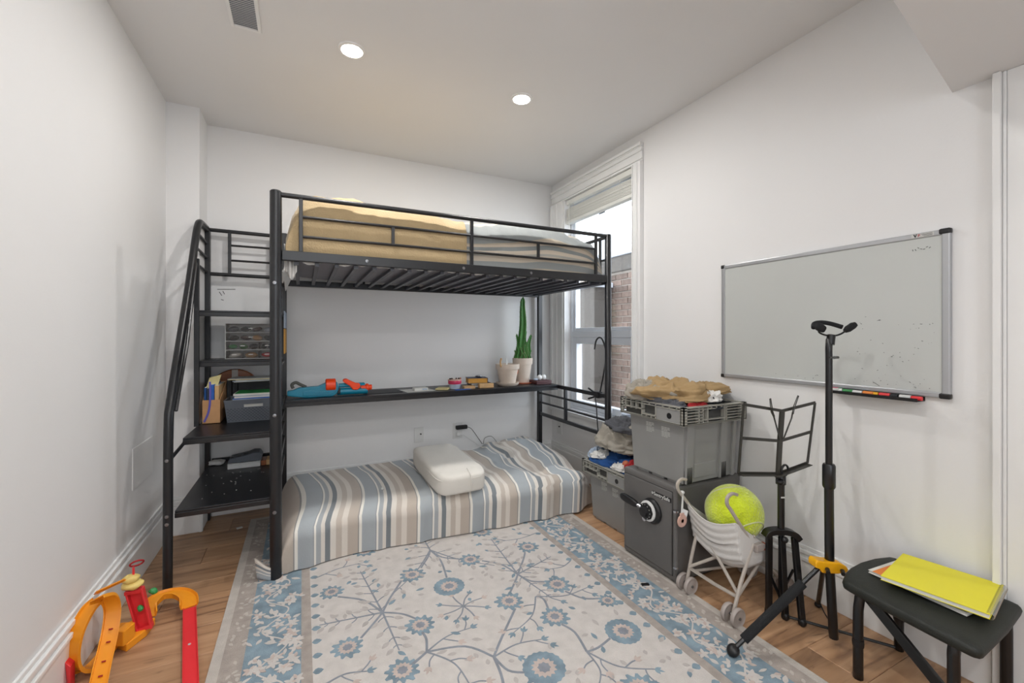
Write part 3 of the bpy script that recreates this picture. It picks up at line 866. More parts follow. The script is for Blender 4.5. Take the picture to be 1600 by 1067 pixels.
# side rails
o = MB().box(PX0+RP, PX1-0.02, PY0-0.014, PY0+0.014, 1.532, 1.58).build('side_rail', 'bed', bed, bevel=0.003)
for x in (0.83, 1.27, 0.30):
    MB().lathe([(0.009, 0), (0.008, -0.004), (0, -0.005)], (x, PY0-0.013, 1.556), 12, 'y').build('bolt', 'steel', o, smooth=True)
MB().box(PX0+0.018, PX1-0.018, PY1-0.014, PY1+0.014, 1.505, 1.545).build('side_rail', 'bed', bed, bevel=0.003)
MB().box(PX0-0.012, PX0+0.012, PY0+RP, PY1-0.018, 1.505, 1.545).build('end_rail', 'bed', bed, bevel=0.003)
MB().box(PX1-0.012, PX1+0.012, PY0+0.02, PY1-0.018, 1.52, 1.56).build('end_rail', 'bed', bed, bevel=0.003)
# slats
for i in range(21):
    x = -0.028+i*0.0925
    MB().box(x-0.010, x+0.010, PY0+0.014, PY1-0.014, 1.516, 1.534).build('slat', 'slatm', bed)
# guard rail front
MB().tube([(PX0+0.01, PY0, 1.848), (PX1-0.01, PY0, 1.848)], 0.0125, 12).build('guard_rail', 'bed', bed, smooth=True)
for z in (1.752, 1.655): MB().tube([(-0.008, PY0, z), (1.774, PY0, z)], 0.0075, 8).build('guard_rail', 'bed', bed, smooth=True)
for x in (-0.008, 0.884, 1.774): MB().box(x-0.009, x+0.009, PY0-0.008, PY0+0.008, 1.579, 1.842).build('guard_post', 'bed', bed, bevel=0.002)
for x in (0.435, 1.329): MB().box(x-0.008, x+0.008, PY0-0.006, PY0+0.006, 1.658, 1.749).build('guard_post', 'bed', bed)
# guard rail back
MB().tube([(PX0, PY1, 1.848), (PX1, PY1, 1.848)], 0.0125, 10).build('guard_rail', 'bed', bed, smooth=True)
MB().tube([(PX0, PY1, 1.70), (PX1, PY1, 1.70)], 0.0075, 8).build('guard_rail', 'bed', bed, smooth=True)
for x in (0.4, 1.3): MB().box(x-0.008, x+0.008, PY1-0.006, PY1+0.006, 1.545, 1.84).build('guard_post', 'bed', bed)
# right end top rails
MB().tube([(PX1, PY0, 1.845), (PX1, PY1, 1.845)], 0.0125, 10).build('guard_rail', 'bed', bed, smooth=True)
MB().tube([(PX1, PY0, 1.69), (PX1, PY1, 1.69)], 0.0075, 8).build('guard_rail', 'bed', bed, smooth=True)
for y_ in (2.43, 2.80, 3.15): MB().box(PX1-0.007, PX1+0.007, y_-0.008, y_+0.008, 1.558, 1.84).build('guard_post', 'bed', bed)
# right end ladder-style lower rails
for z, r in ((0.752, 0.014), (0.665, 0.0075), (0.585, 0.0075), (0.485, 0.013)):
    MB().box(PX1-r*0.8, PX1+r*0.8, PY0+0.018, PY1-0.016, z-r, z+r).build('end_rail', 'bed', bed, bevel=0.002)
MB().box(PX1-0.010, PX1+0.010, 2.857, 2.879, 0.49, 0.75).build('end_post', 'bed', bed)
# left end lower rails
for z, r in ((1.30, 0.011), (1.0, 0.008), (0.752, 0.012), (0.665, 0.0075), (0.585, 0.0075), (0.485, 0.012), (0.36, 0.009)):
    MB().box(PX0-r*0.8, PX0+r*0.8, PY0+0.022, PY1-0.016, z-r, z+r).build('end_rail', 'bed', bed, bevel=0.002)
# desk
MB().box(-0.095, 1.865, 2.965, 3.325, 0.752, 0.770).build('desk_top', 'shelf', bed, bevel=0.002)
MB().box(-0.095, 1.865, 2.968, 2.988, 0.728, 0.752).build('desk_support', 'bed', bed)
# steps (left side)
SX = -0.54
def step(z, y0, y1, x0=SX+0.012, lip=0.026, front_x0=None):
    o = MB().box(x0, PX0-0.004, y0, y1, z-0.012, z).build('step', 'shelf', bed, bevel=0.003)
    MB().box(x0, PX0-0.02, y0-0.004, y0+0.016, z-lip-0.008, z-0.010).build('step_lip', 'bed', o, bevel=0.003)
    return o
step(0.365, 2.445, 3.30)
step(0.665, 2.60, 3.27, SX+0.01)
step(1.025, 2.96, 3.28, SX-0.004)
step(1.312, 2.93, 3.28, SX-0.0)
# small back edge of bottom step
MB().box(SX+0.02, PX0-0.02, 3.285, 3.30, 0.366, 0.385).build('step_back_edge', 'bed', bed, bevel=0.003)
# handrail
hx = SX-0.005
hp = [(hx, 2.405, 0), (hx, 2.415, 0.60), (hx, 2.425, 0.78)] 
path = smoothp([(hx, 2.405, 0.0), (hx, 2.412, 0.4), (hx, 2.422, 0.76), (hx, 2.46, 0.87), (hx, 2.62, 1.13), (hx, 2.80, 1.42), (hx, 2.965, 1.72), (hx, 3.02, 1.80), (hx, 3.07, 1.835), (hx, 3.16, 1.842), (hx, 3.28, 1.842)], 6)
o = MB().tube(path, 0.0185, 14).build('handrail', 'bed', bed, smooth='all')
for z in (0.61, 0.36, 0.325): MB().lathe([(0.008, 0), (0.007, -0.004), (0, -0.005)], (hx, 2.410-0.017, z), 12, 'y').build('bolt', 'steel', o, smooth=True)
MB().tube([(hx+0.016, 2.47, 0.82), (hx+0.020, 2.66, 1.12), (hx+0.012, 2.93, 1.585)], 0.008, 8).build('inner_rail', 'bed', bed, smooth=True)
MB().box(hx-0.018, hx+0.018, 3.27, 3.306, 0, 1.85).build('post', 'bed', bed, bevel=0.003)
MB().box(hx+0.012-0.012, hx+0.012+0.012, 2.93-0.012, 2.93+0.012, 0.66, 1.60).build('upright', 'bed', bed, bevel=0.002)
MB().tube([(hx, 2.418, 0.60), (hx+0.02, 2.63, 0.642)], 0.008, 8).build('brace', 'bed', bed, smooth=True)
for z, ya in ((1.752, 2.99), (1.662, 2.945), (1.572, 2.895)):
    MB().tube([(hx, ya, z+0.01), (hx, 3.27, z)], 0.0075, 8).build('rung', 'bed', bed, smooth=True)
# landing guard along the back
for z, r in ((1.842, 0.012), (1.562, 0.012)):
    MB().tube([(hx, 3.29, z), (PX0, 3.29, z-0.004)], r, 10).build('landing_rail', 'bed', bed, smooth=True)
for z in (1.752, 1.655): MB().tube([(-0.425, 3.29, z), (-0.19, 3.29, z)], 0.007, 8).build('landing_rail', 'bed', bed, smooth=True)
for x in (-0.425, -0.19): MB().box(x-0.009, x+0.009, 3.282, 3.298, 1.562, 1.842).build('landing_post', 'bed', bed)

# ------------------------------------------------------------ bedding on top
def heap_surface(x0, x1, y0, y1, nx, ny, fn, uvf=None):
    m = MB(); vs = []; fs = []; uv = []
    for j in range(ny+1):
        for i in range(nx+1):
            u, v = i/nx, j/ny
            p = fn(u, v); vs.append(p); uv.append(uvf(u, v, p) if uvf else (u, v))
    for j in range(ny):
        for i in range(nx):
            a = j*(nx+1)+i
            fs.append((a, a+1, a+nx+2, a+nx+1))
    m.add(vs, fs); m.uv = uv
    return m
um = MB().ell((0.87, 2.815, 1.640), (0.945, 0.415, 0.095), 48, 20, p=9).build('mattress', 'matt', None, smooth='all')
tag(um, 'grey mattress lying on slats of the loft bed', 'mattress')

def drape_fn(x0, x1, y0, y1, ztop, zlow, seed, hump, amp=0.02, rr=0.07, backlow=None, side_l=False, side_r=False, zl_fn=None):
    backlow = zlow if backlow is None else backlow
    def fn(u, v):
        # v: 0..1 over the front face (0-.25), top (.25-.85), back (.85-1)
        x = x0+(x1-x0)*u
        zt = ztop+hump(u, v)
        zf = zlow if zl_fn is None else zl_fn(u)
        if v < 0.28:
            t_ = v/0.28
            y = y0; z = zf+(zt-rr-zf)*t_
        elif v < 0.40:
            t_ = (v-0.28)/0.12*math.pi/2
            y = y0+rr*(1-math.cos(t_)); z = zt-rr+rr*math.sin(t_)
        elif v < 0.86:
            t_ = (v-0.40)/0.46
            y = y0+rr+(y1-y0-2*rr)*t_; z = zt
        elif v < 0.93:
            t_ = (v-0.86)/0.07*math.pi/2
            y = y1-rr+rr*math.sin(t_); z = zt-rr+rr*math.cos(t_)
        else:
            t_ = (v-0.93)/0.07
            y = y1; z = zt-rr-(zt-rr-backlow)*t_
        # rounded ends
        for e, on in ((u*(x1-x0), side_l), ((1-u)*(x1-x0), side_r)):
            if on and e < 0.14:
                k = 1-e/0.14; z = zf+(z-zf)*math.sqrt(max(0, 1-k*k*0.985))
        p = Vector((x, y, z))
        f = ridged((x*1.0, y*1.2, z*2), 3.2, seed)*amp + ridged((x, y, z*1.5), 9, seed+5)*amp*0.5 + ridged((x*0.8+z*1.4, y, z*1.6), 15, seed+2)*amp*0.22
        w = 1.0 if v > 0.30 else 0.75+v
        if v > 0.33: p.z += f*w
        else: p.y = min(p.y+0.001, max(y0-0.006, p.y-f*0.6*w))
        return p
    return fn
# beige blanket (left) and striped duvet (right)
fn = drape_fn(-0.075, 0.86, 2.366, 3.255, 1.835, 1.585, 3.0, lambda u, v: 0.035*math.sin(math.pi*min(1, v))*math.exp(-((u-0.35)/0.5)**2)-0.05*max(0, u-.6)-0.02*(1-u)*0, 0.026, 0.10, 1.60, side_l=True)
o = heap_surface(0,0,0,0, 70, 56, fn).build('beige_blanket', 'beige', None, smooth='all')
tag(o, 'beige woven blanket over the left half of the loft bed', 'blanket')
fn = drape_fn(0.74, 1.845, 2.374, 3.255, 1.80, 1.585, 8.0, lambda u, v: 0.045*math.exp(-((u-0.55)/0.3)**2)*math.sin(math.pi*v)+0.0, 0.032, 0.09, 1.60, side_r=True)
o = heap_surface(0,0,0,0, 76, 56, fn, lambda u, v, p: (u, v*1.15+0.03*math.sin(u*7)+0.02*noise.noise(Vector((u*5, v*3, 0))))).build('striped_duvet', 'stripe2', None, smooth='all')
tag(o, 'grey and tan striped duvet over the right half of the loft bed', 'duvet')
# sheet hanging from the mattress edge at the left corner
def sfn(u, v):
    x = -0.085+0.10*u; y = 2.37+0.10*math.sin(u*5)*0.1+0.002
    a = u*2.2
    px = -0.082+0.018*math.sin(v*4) if u < 0.6 else -0.082+(u-0.6)*0.14
    py = 3.1-(u/0.6)*0.72 if u < 0.6 else 2.385+0.012*math.sin(u*30)
    return (px, py, 1.62-v*(0.155+0.02*math.sin(u*17)))
o = heap_surface(0,0,0,0, 60, 10, sfn).build('bed_sheet', 'white_cloth', None, smooth='all', solid=0.002)
tag(o, 'white sheet corner hanging below the left end of the loft mattress', 'sheet')
# crumpled sheet edges hanging through the slats near the front rail
def sfn2(u, v):
    return (0.0+1.72*u, 2.376+0.006*math.sin(u*40)+0.004*math.sin(u*91), 1.575-v*(0.042+0.020*noise.noise(Vector((u*23, 1, 0)))+0.010*noise.noise(Vector((u*61, 4, 0)))))
o = heap_surface(0,0,0,0, 160, 6, sfn2).build('fitted_sheet', 'white_cloth', None, smooth='all', solid=0.002)
tag(o, 'white fitted sheet hem showing under the loft bed side rail', 'sheet')

# ------------------------------------------------------------ lower mattress with striped duvet
X0, X1 = -0.105, 1.80
fp = [(-0.105, 2.352), (0.266, 2.40), (0.62, 2.378), (1.362, 2.335), (1.60, 2.335), (1.80, 2.40)]
def yfront(x):
    for (a, ya), (b, yb) in zip(fp, fp[1:]):
        if x <= b: t_ = (x-a)/(b-a); t_ = t_*t_*(3-2*t_); return ya+(yb-ya)*t_
    return fp[-1][1]
def lowfn(u, v):
    x = X0+(X1-X0)*u
    yf = yfront(x); yb = 3.27-0.10*max(0, 0.35-u)
    H_ = 0.245+0.0*u+0.075*math.exp(-((u-0.90)/0.16)**2)*max(0, min(1, (v-0.5)*3))
    rr = 0.075
    if v < 0.26:
        t_ = v/0.26; y = yf-0.012*t_; z = 0.014+(H_-rr-0.014)*t_
    elif v < 0.38:
        a = (v-0.26)/0.12*math.pi/2; y = yf-0.012+rr*(1-math.cos(a)); z = H_-rr+rr*math.sin(a)
    elif v < 0.90:
        t_ = (v-0.38)/0.52; y = yf-0.012+rr+(yb-yf-2*rr)*t_; z = H_
    else:
        a = (v-0.90)/0.10*math.pi/2; y = yb-rr+rr*math.sin(a); z = H_-0.16*(1-math.cos(a))
    # ends roll down to the floor
    el = (x-X0)
    if el < 0.11:
        k = 1-el/0.11; s_ = math.sqrt(max(0, 1-k**2.6)); z = 0.014+(z-0.014)*s_
    er = (X1-x)
    if er < 0.16:
        k = 1-er/0.16; s_ = math.sqrt(max(0, 1-k**2.4)); z = 0.014+(z-0.014)*s_
    p = Vector((x, y, z))
    top = max(0, min(1, (v-0.25)*5))
    right = max(0.0, min(1.0, (u-0.48)*3.0))
    fold = ridged((x*1.3+y*0.5, y*0.9-x*0.3, 0), 3.1, 2.0)
    fold2 = ridged((x*1.1-y*0.3, y*0.8, 0), 6.5, 7.0)
    amp = 0.006+0.026*right
    p.z += top*(fold*amp+fold2*amp*0.45)*min(1, er/0.1+.1)
    p.y -= (1-top)*(0.006+0.006*right)*math.sin(x*24+noise.noise(Vector((x*5, 0, 0)))*4)
    if v > 0.3:    # the stripes wander over the top
        p.x += 0.085*math.sin((v-0.3)*5.0)*(0.9-0.8*min(1, u*1.2))*1.0*(1-min(1, k if el < 0.11 else 0)) - 0.09*max(0, v-0.3)*(0.6-u)
        p.x += right*0.04*noise.noise(Vector((x*4, y*5, 1)))
    if p.z < 0.013: p.z = 0.013
    return p
lm = heap_surface(0,0,0,0, 190, 90, lowfn, lambda u, v, p: (X0+(X1-X0)*u, v)).build('floor_mattress', 'stripe', None, smooth='all')
tag(lm, 'mattress on the floor under a striped grey, cream and beige duvet', 'mattress')
# duvet corner curled round the bed post
def cfn(u, v):
    a = R(200+150*u)
    r_ = 0.052
    return (-0.135+r_*math.cos(a)*1.2-0.01*v, 2.36+0.05*math.sin(a)+0.02, 0.012+0.10*v*(1-0.75*u)+0.006*math.sin(u*9))
o = heap_surface(0,0,0,0, 24, 8, cfn, lambda u, v, p: (v*0.16, 0)).build('duvet_corner', 'stripe', lm, smooth='all', solid=0.006)

# pillow
def pd(q):
    f = 0.5*noise.noise(q*7)+0.25*noise.noise(q*16)
    return q*(1+0.035*f) + Vector((0, 0, 0.004*noise.noise(q*22)))
pil = thing('pillow', 'off-white boxy contour pillow lying on the striped duvet', 'pillow', (0.83, 2.66, 0.26))
MB().ell((0.832, 2.665, 0.325), (0.152, 0.338, 0.066), 56, 30, rot=(2.0, 0, 1), p=6.5, disp=pd).build('cushion', 'pillow', pil, smooth='all')
loop = []
for i in range(60):
    a = 2*math.pi*i/60; e = 2/6.5
    sg = lambda x: math.copysign(abs(x)**e, x)
    loop.append((0.832+0.149*sg(math.cos(a)), 2.665+0.334*sg(math.sin(a)), 0.355+0.334*sg(math.sin(a))*0.035))
MB().tube(loop, 0.0035, 6, closed=True).build('piping', 'pillow', pil, smooth='all')
MB().tube(smoothp([(0.875, 2.326, 0.275), (0.878, 2.322, 0.32), (0.872, 2.332, 0.365), (0.868, 2.38, 0.39)]), 0.003, 6).build('zip_seam', 'pillow', pil, smooth='all')

# small crumbs
tag(MB().ell((0.425, 2.62, 0.262), (0.010, 0.008, 0.008), 8, 6).build('pebble', 'print'), 'tiny pale scrap on the striped duvet left of the pillow', 'scrap')
tag(MB().obox((1.431, 1.517, 0.0125), (0.035, 0.014, 0.006), (0, 0, -20)).build('tag', 'blackp'), 'tiny black tag lying on the right edge of the rug', 'scrap')
tag(MB().obox((-0.345, 3.06, 0.003), (0.03, 0.02, 0.004), (0, 0, 20)).build('paper_scrap', 'paper'), 'tiny white paper scrap on the floorboards by the rug corner', 'scrap')

# ------------------------------------------------------------ things on the steps
Z1, Z2, Z3 = 0.3655, 0.6655, 1.0255
# clear drawer organiser
t = thing('drawer_organiser', 'clear plastic drawer organiser with four rows of drawers on a step', 'organiser', (-0.28, 3.19, Z3))
ox0, ox1, oy0, oy1, oz0 = -0.425, -0.155, 3.11, 3.27, Z3
rows = [3, 2, 1, 1]; rh = 0.054
m = MB()
m.box(ox0, ox0+0.003, oy0, oy1, oz0, oz0+rh*4+0.004); m.box(ox1-0.003, ox1, oy0, oy1, oz0, oz0+rh*4+0.004)
m.box(ox0, ox1, oy1-0.003, oy1, oz0, oz0+rh*4+0.004)
for k in range(5): m.box(ox0+0.003, ox1-0.003, oy0, oy1-0.003, oz0+k*rh, oz0+k*rh+0.003)
m.build('housing', 'whitep', t)
contents = [['print', 'lightwood', 'redcloth'], ['trackgreen', 'blackp'], ['binder'], ['maroon']]
def blobs(par, xa, xb, z0, mats, n):
    for k in range(n):
        cx = xa+(xb-xa)*(k+0.5)/n
        MB().ell((cx, oy0+0.04, z0+0.017), ((xb-xa)/n*0.46, 0.028, 0.014+0.004*rnd.random()), 12, 8, rot=(0, rnd.uniform(-14, 14), 0)).build('contents', mats[k % len(mats)], par, smooth='all')
cm = [[['whitep', 'print'], ['lightwood', 'paper'], ['trackr', 'redcloth']], [['trackgreen', 'cactus', 'binder'], ['blackp', 'navy']],
      [['soil', 'maroon', 'lightwood', 'binder']], [['basket', 'soil', 'maroon', 'ltblue']]]
for k, nc in enumerate(rows):
    if nc == 2: cuts = [ox0+0.004, ox0+0.18, ox1-0.004]
    elif nc == 3: cuts = [ox0+0.004+i*(ox1-ox0-0.008)/3 for i in range(4)]
    else: cuts = [ox0+0.004, ox1-0.004]
    for i in range(nc):
        a, b = cuts[i]+0.001, cuts[i+1]-0.001; z0 = oz0+k*rh+0.004
        d = MB().box(a, b, oy0-0.004, oy0-0.001, z0, z0+rh-0.008)
        d.box(a, a+0.002, oy0-0.001, oy1-0.02, z0, z0+rh-0.012); d.box(b-0.002, b, oy0-0.001, oy1-0.02, z0, z0+rh-0.012)
        dd = d.build('drawer', 'drawerclear', t)
        MB().box((a+b)/2-0.012, (a+b)/2+0.012, oy0-0.010, oy0-0.004, z0+0.02, z0+0.025).build('handle', 'whitep', dd)
        blobs(dd, a+0.004, b-0.004, z0, cm[k][i], {1: 4, 2: 3, 3: 1}[nc] if not (nc == 2 and i == 1) else 2)

# cardboard file box and its contents
t = thing('cardboard_file_box', 'brown cardboard file box with purple ribbon at left of a step', 'box', (-0.47, 3.05, Z2))
bx0, bx1, by0, by1 = -0.512, -0.428, 2.955, 3.20
m = MB(); m.box(bx0, bx1, by0, by0+0.003, Z2, Z2+0.135); m.box(bx0, bx1, by1-0.003, by1, Z2, Z2+0.22)
for xx in (bx0, bx1-0.003):
    m.extr([(xx, by0+.003, Z2), (xx, by1-.003, Z2), (xx, by1-.003, Z2+0.22), (xx, by0+.003, Z2+0.135)], (0.003, 0, 0))
m.box(bx0, bx1, by0, by1, Z2, Z2+0.003)
m.build('box_body', 'card', t)
M['purple'] = mat('purple_ribbon', '#5a55b0', 0.5)
MB().bar(smoothp([(-0.476, 2.953, Z2+0.24), (-0.474, 2.950, Z2+0.15), (-0.482, 2.951, Z2+0.07), (-0.503, 2.951, Z2+0.012)]), 0.010, 0.0012, up=(0,-1,0)).build('ribbon', 'purple', t)
bks = [('slim blue paperback in the cardboard file box, leftmost', 'bluecloth', -0.505, 0.010, 0.205), ('dark blue paperback in the cardboard file box beside the slim one', 'navy', -0.493, 0.009, 0.20),
       ('white booklet standing in the cardboard file box', 'paper', -0.482, 0.006, 0.215), ('bright blue book in the cardboard file box behind the ribbon', 'blue', -0.474, 0.016, 0.222),
       ('tan orange book in the cardboard file box, rightmost', 'lightwood', -0.455, 0.020, 0.215)]
for lb, mt, x, w, h in bks:
    b = thing('book', lb, 'book', (x+w/2, 3.08, Z2+0.004), 'books in the cardboard file box')
    MB().box(x, x+w, 2.962, 3.19, Z2+0.004, Z2+h).build('cover', mt, b, bevel=0.001)
    MB().box(x+0.0015, x+w-0.0015, 2.964, 3.188, Z2+h-0.001, Z2+h+0.001).build('pages', 'paper', b)
o = MB()
o.extr([(-0.505, 3.0, Z2+0.19), (-0.452, 3.0, Z2+0.185), (-0.428, 3.0, Z2+0.275), (-0.485, 3.0, Z2+0.26)], (0, 0.004, 0))
M['cream'] = mat('cream_card', '#d9cc92', 0.7)
tag(o.build('cream_card', 'cream'), 'cream card flaring out of the top of the cardboard file box', 'card')
# dark binder row behind the basket
for k, (x, w, h) in enumerate([(-0.424, 0.026, 0.225), (-0.396, 0.03, 0.222), (-0.364, 0.20, 0.222)]):
    b = thing('binder', ['narrow black binder right beside the cardboard file box', 'dark green binder between the file box and grey basket', 'wide black folder stack behind the grey basket'][k], 'binder', (x+w/2, 3.2, Z2))
    MB().box(x, x+w, 3.165, 3.255, Z2, Z2+h).build('cover', 'binder', b, bevel=0.003)
    MB().box(x+0.003, x+w-0.003, 3.168, 3.25, Z2+h-0.001, Z2+h+0.0015).build('pages', 'paper', b)
# wooden round thing with strap
t = thing('wooden_hoop_drum', 'round varnished wooden instrument with grey strap behind the folders', 'instrument', (-0.385, 3.295, Z2))
MB().lathe([(0.0, 0), (0.135, 0), (0.14, 0.005), (0.14, 0.03), (0.135, 0.035), (0, 0.035)], (-0.395, 3.285, Z2+0.145), 40, 'y').build('body', 'wood', t, smooth=True)
MB().box(-0.412, -0.378, 3.280, 3.285, Z2+0.02, Z2+0.282).build('strap', 'strl', t, bevel=0.001)
# loose paper stack on the binders
for k in range(5):
    o = MB().obox((-0.27+rnd.uniform(-.015, .015), 3.14, Z2+0.2245+k*0.004), (0.24, 0.19, 0.0025), (0, 0, rnd.uniform(-9, 9)))
    tag(o.build('paper_sheet', ['paper', 'ltblue', 'paper', 'cream', 'paper'][k]), ['bottom white sheet of the paper pile over the black folders', 'pale blue sheet in the paper pile over the black folders', 'middle white sheet of the paper pile over the black folders', 'cream sheet in the paper pile over the black folders', 'topmost white sheet of the paper pile over the black folders'][k], 'paper', 'loose papers over the black folders')
# grey woven basket
t = thing('grey_basket', 'grey woven-pattern plastic basket with cut-out handle on a step', 'basket', (-0.28, 3.03, Z2))
kx0, kx1, ky0, ky1 = -0.405, -0.142, 2.935, 3.155
zt = Z2+0.125; fl_ = 0.014
bt = (kx0+fl_, kx1-fl_, ky0+0.012, ky1-0.012)
m = MB()
def wallq(a, b, c, d):   # quad extruded slightly
    m.add([a, b, c, d], [(0, 1, 2, 3)])
m.add([(bt[0],bt[2],Z2),(bt[1],bt[2],Z2),(bt[1],bt[3],Z2),(bt[0],bt[3],Z2)], [(0,3,2,1)])
m.add([(bt[0],bt[3],Z2),(bt[1],bt[3],Z2),(kx1,ky1,zt),(kx0,ky1,zt)], [(0,1,2,3)])
m.add([(bt[0],bt[2],Z2),(bt[0],bt[3],Z2),(kx0,ky1,zt),(kx0,ky0,zt)], [(0,1,2,3)])
m.add([(bt[1],bt[2],Z2),(bt[1],bt[3],Z2),(kx1,ky1,zt),(kx1,ky0,zt)], [(0,1,2,3)])
# front wall with handle hole
def fw(u, z):
    t_ = (z-Z2)/(zt-Z2); xa = bt[0]+(kx0-bt[0])*t_; xb = bt[1]+(kx1-bt[1])*t_; return (xa+(xb-xa)*u, bt[2]+(ky0-bt[2])*t_, z)
for (u0, u1, za, zb) in [(0,1,Z2,Z2+0.085),(0,.36,Z2+.085,Z2+.103),(.74,1,Z2+.085,Z2+.103),(0,1,Z2+.103,zt)]:
    m.add([fw(u0,za),fw(u1,za),fw(u1,zb),fw(u0,zb)], [(0,1,2,3)])
m.build('basket_body', 'basket', t, solid=0.003)
ring_pts = [(kx0,ky0,zt),(kx1,ky0,zt),(kx1,ky1,zt),(kx0,ky1,zt)]
m = MB()
for a, b in zip(ring_pts, ring_pts[1:]+ring_pts[:1]): m.bar([a, b], 0.006, 0.007)
m.build('rim', 'basket', t)
m = MB()
for r_ in range(9):
    z = Z2+0.008+r_*0.0085
    for c_ in range(13):
        u = (c_+0.25+(0.5 if r_ % 2 else 0))/14
        p = fw(u, z); q = fw(u+0.04, z)
        m.add([(p[0],p[1]-0.0022,p[2]),(q[0],q[1]-0.0022,q[2]-0.0008),(q[0],q[1]-0.0022,q[2]+0.0022),(p[0],p[1]-0.0022,p[2]+0.003)], [(0,1,2,3)])
o = m.build('weave_slot', 'binder', t); o['kind'] = 'stuff'
m = MB()
mm = [('paper', 0.028), ('yellowpage', 0.020), ('ltblue', 0.004), ('blue', 0.006), ('paper', 0.010), ('ltblue', 0.004), ('paper', 0.012), ('trackgreen', 0.002)]
z = zt-0.046
for k, (mt, h) in enumerate(mm):
    o = MB().obox((-0.265+rnd.uniform(-.008, .008), 3.04, z+h/2), (0.215-k*0.004, 0.18, h-0.0008), (0, 0, rnd.uniform(-3, 3)))
    tag(o.build('notebook', mt), ['thick white pad at the bottom of the basket pile, seen through the handle', 'thick yellow pad in the grey basket', 'pale blue folder just above the yellow pad in the basket',
        'bright blue folder in the grey basket pile', 'thick white paper wad above the bright blue folder', 'upper pale blue folder in the grey basket pile', 'white exercise book near the top of the basket pile', 'thin green folder topmost in the grey basket'][k], 'folder', 'folders in the grey basket')
    z += h
t = thing('headphone_cable', 'tangled black cable hanging over the right side of the basket', 'cable', (-0.17, 2.98, Z2+0.15))
MB().tube(smoothp([(-0.185, 3.02, Z2+0.215), (-0.165, 2.95, Z2+0.20), (-0.158, 2.925, Z2+0.165), (-0.175, 2.925, Z2+0.15), (-0.16, 2.926, Z2+0.19), (-0.15, 2.95, Z2+0.22)]), 0.003, 6).build('cable_loop', 'blackp', t, smooth='all')

# bottom step: white box with grey phone-like gadget, wooden block, crumpled bag
t = thing('white_box', 'flat white box at the back of the bottom step', 'box', (-0.32, 3.12, Z1))
MB().box(-0.405, -0.235, 3.05, 3.20, Z1, Z1+0.025).build('box_body', 'whitep', t, bevel=0.002)
MB().box(-0.4055, -0.2345, 3.0495, 3.2005, Z1+0.0255, Z1+0.032).build('lid', 'whitep', t, bevel=0.002)
t = thing('grey_gadget', 'grey plastic handset with dark buttons on the flat white box', 'gadget', (-0.32, 3.12, Z1+0.033))
MB().extr([(-0.408, 3.06, Z1+0.033), (-0.235, 3.06, Z1+0.033), (-0.225, 3.06, Z1+0.055), (-0.24, 3.06, Z1+0.083), (-0.275, 3.06, Z1+0.086), (-0.305, 3.06, Z1+0.074), (-0.398, 3.06, Z1+0.060)], (0, 0.11, 0)).build('shell', 'basket', t, bevel=0.006)
for k, x in enumerate((-0.385, -0.350, -0.318)): MB().obox((x, 3.08+0.01*k, Z1+0.066+0.004*k), (0.016, 0.02, 0.004), (0, -7, 0)).build('button', 'blackp', t)
t = thing('wooden_block', 'small orange-brown wooden block beside the flat white box', 'block', (-0.20, 3.13, Z1))
MB().box(-0.232, -0.205, 3.06, 3.16, Z1, Z1+0.03).build('block_left', 'wood', t, bevel=0.002)
MB().box(-0.204, -0.165, 3.06, 3.16, Z1, Z1+0.032).build('block_right', 'lightwood', t, bevel=0.002)
t = tag(MB().ell((-0.478, 3.20, Z1+0.014), (0.042, 0.03, 0.014), 20, 12, p=3, disp=lambda q: q*(1+0.35*noise.noise(q*45))).build('crumpled_tissue', 'white_cloth', None, smooth='all'), 'crumpled white tissue at the back left of the bottom step', 'tissue')
sp = MB()
for k in range(26):
    x, y = rnd.uniform(SX+0.04, PX0-0.06), rnd.uniform(2.50, 3.0)
    sp.ell((x, y, Z1+0.0012), (0.0025+0.002*rnd.random(),)*2+(0.001,), 6, 4)
o = sp.build('crumbs', 'print'); o['label'] = 'white crumbs scattered over the black bottom step'; o['category'] = 'crumbs'; o['kind'] = 'stuff'
# cards and papers tucked beside the left end frame
for k, (z, mt, h, lb) in enumerate([(1.06, 'yellowpage', 0.15, 'yellow booklet hanging inside the left end frame of the bed'), (1.215, 'ltblue', 0.10, 'pale blue booklet hanging inside the left end frame, above the yellow one')]):
    tag(MB().box(PX0+0.014, PX0+0.020, 2.90, 3.18, z, z+h).build('booklet', mt), lb, 'booklet')
# scribbles on the wall
o = MB()
for a, b in [((-0.50, 1.47), (-0.40, 1.475)), ((-0.49, 1.455), (-0.475, 1.43)), ((-0.47, 1.46), (-0.46, 1.44)), ((-0.48, 1.405), (-0.465, 1.40))]:
    o.bar([(a[0], YB-0.0006, a[1]), (b[0], YB-0.0006, b[1])], 0.004, 0.001, up=(0, 1, 0))
tag(o.build('wall_scribble', 'scuff'), 'faint dark scribble marks on the back wall above the steps', 'marks', kind='stuff')

# ------------------------------------------------------------ things on the desk
ZD = 0.7705
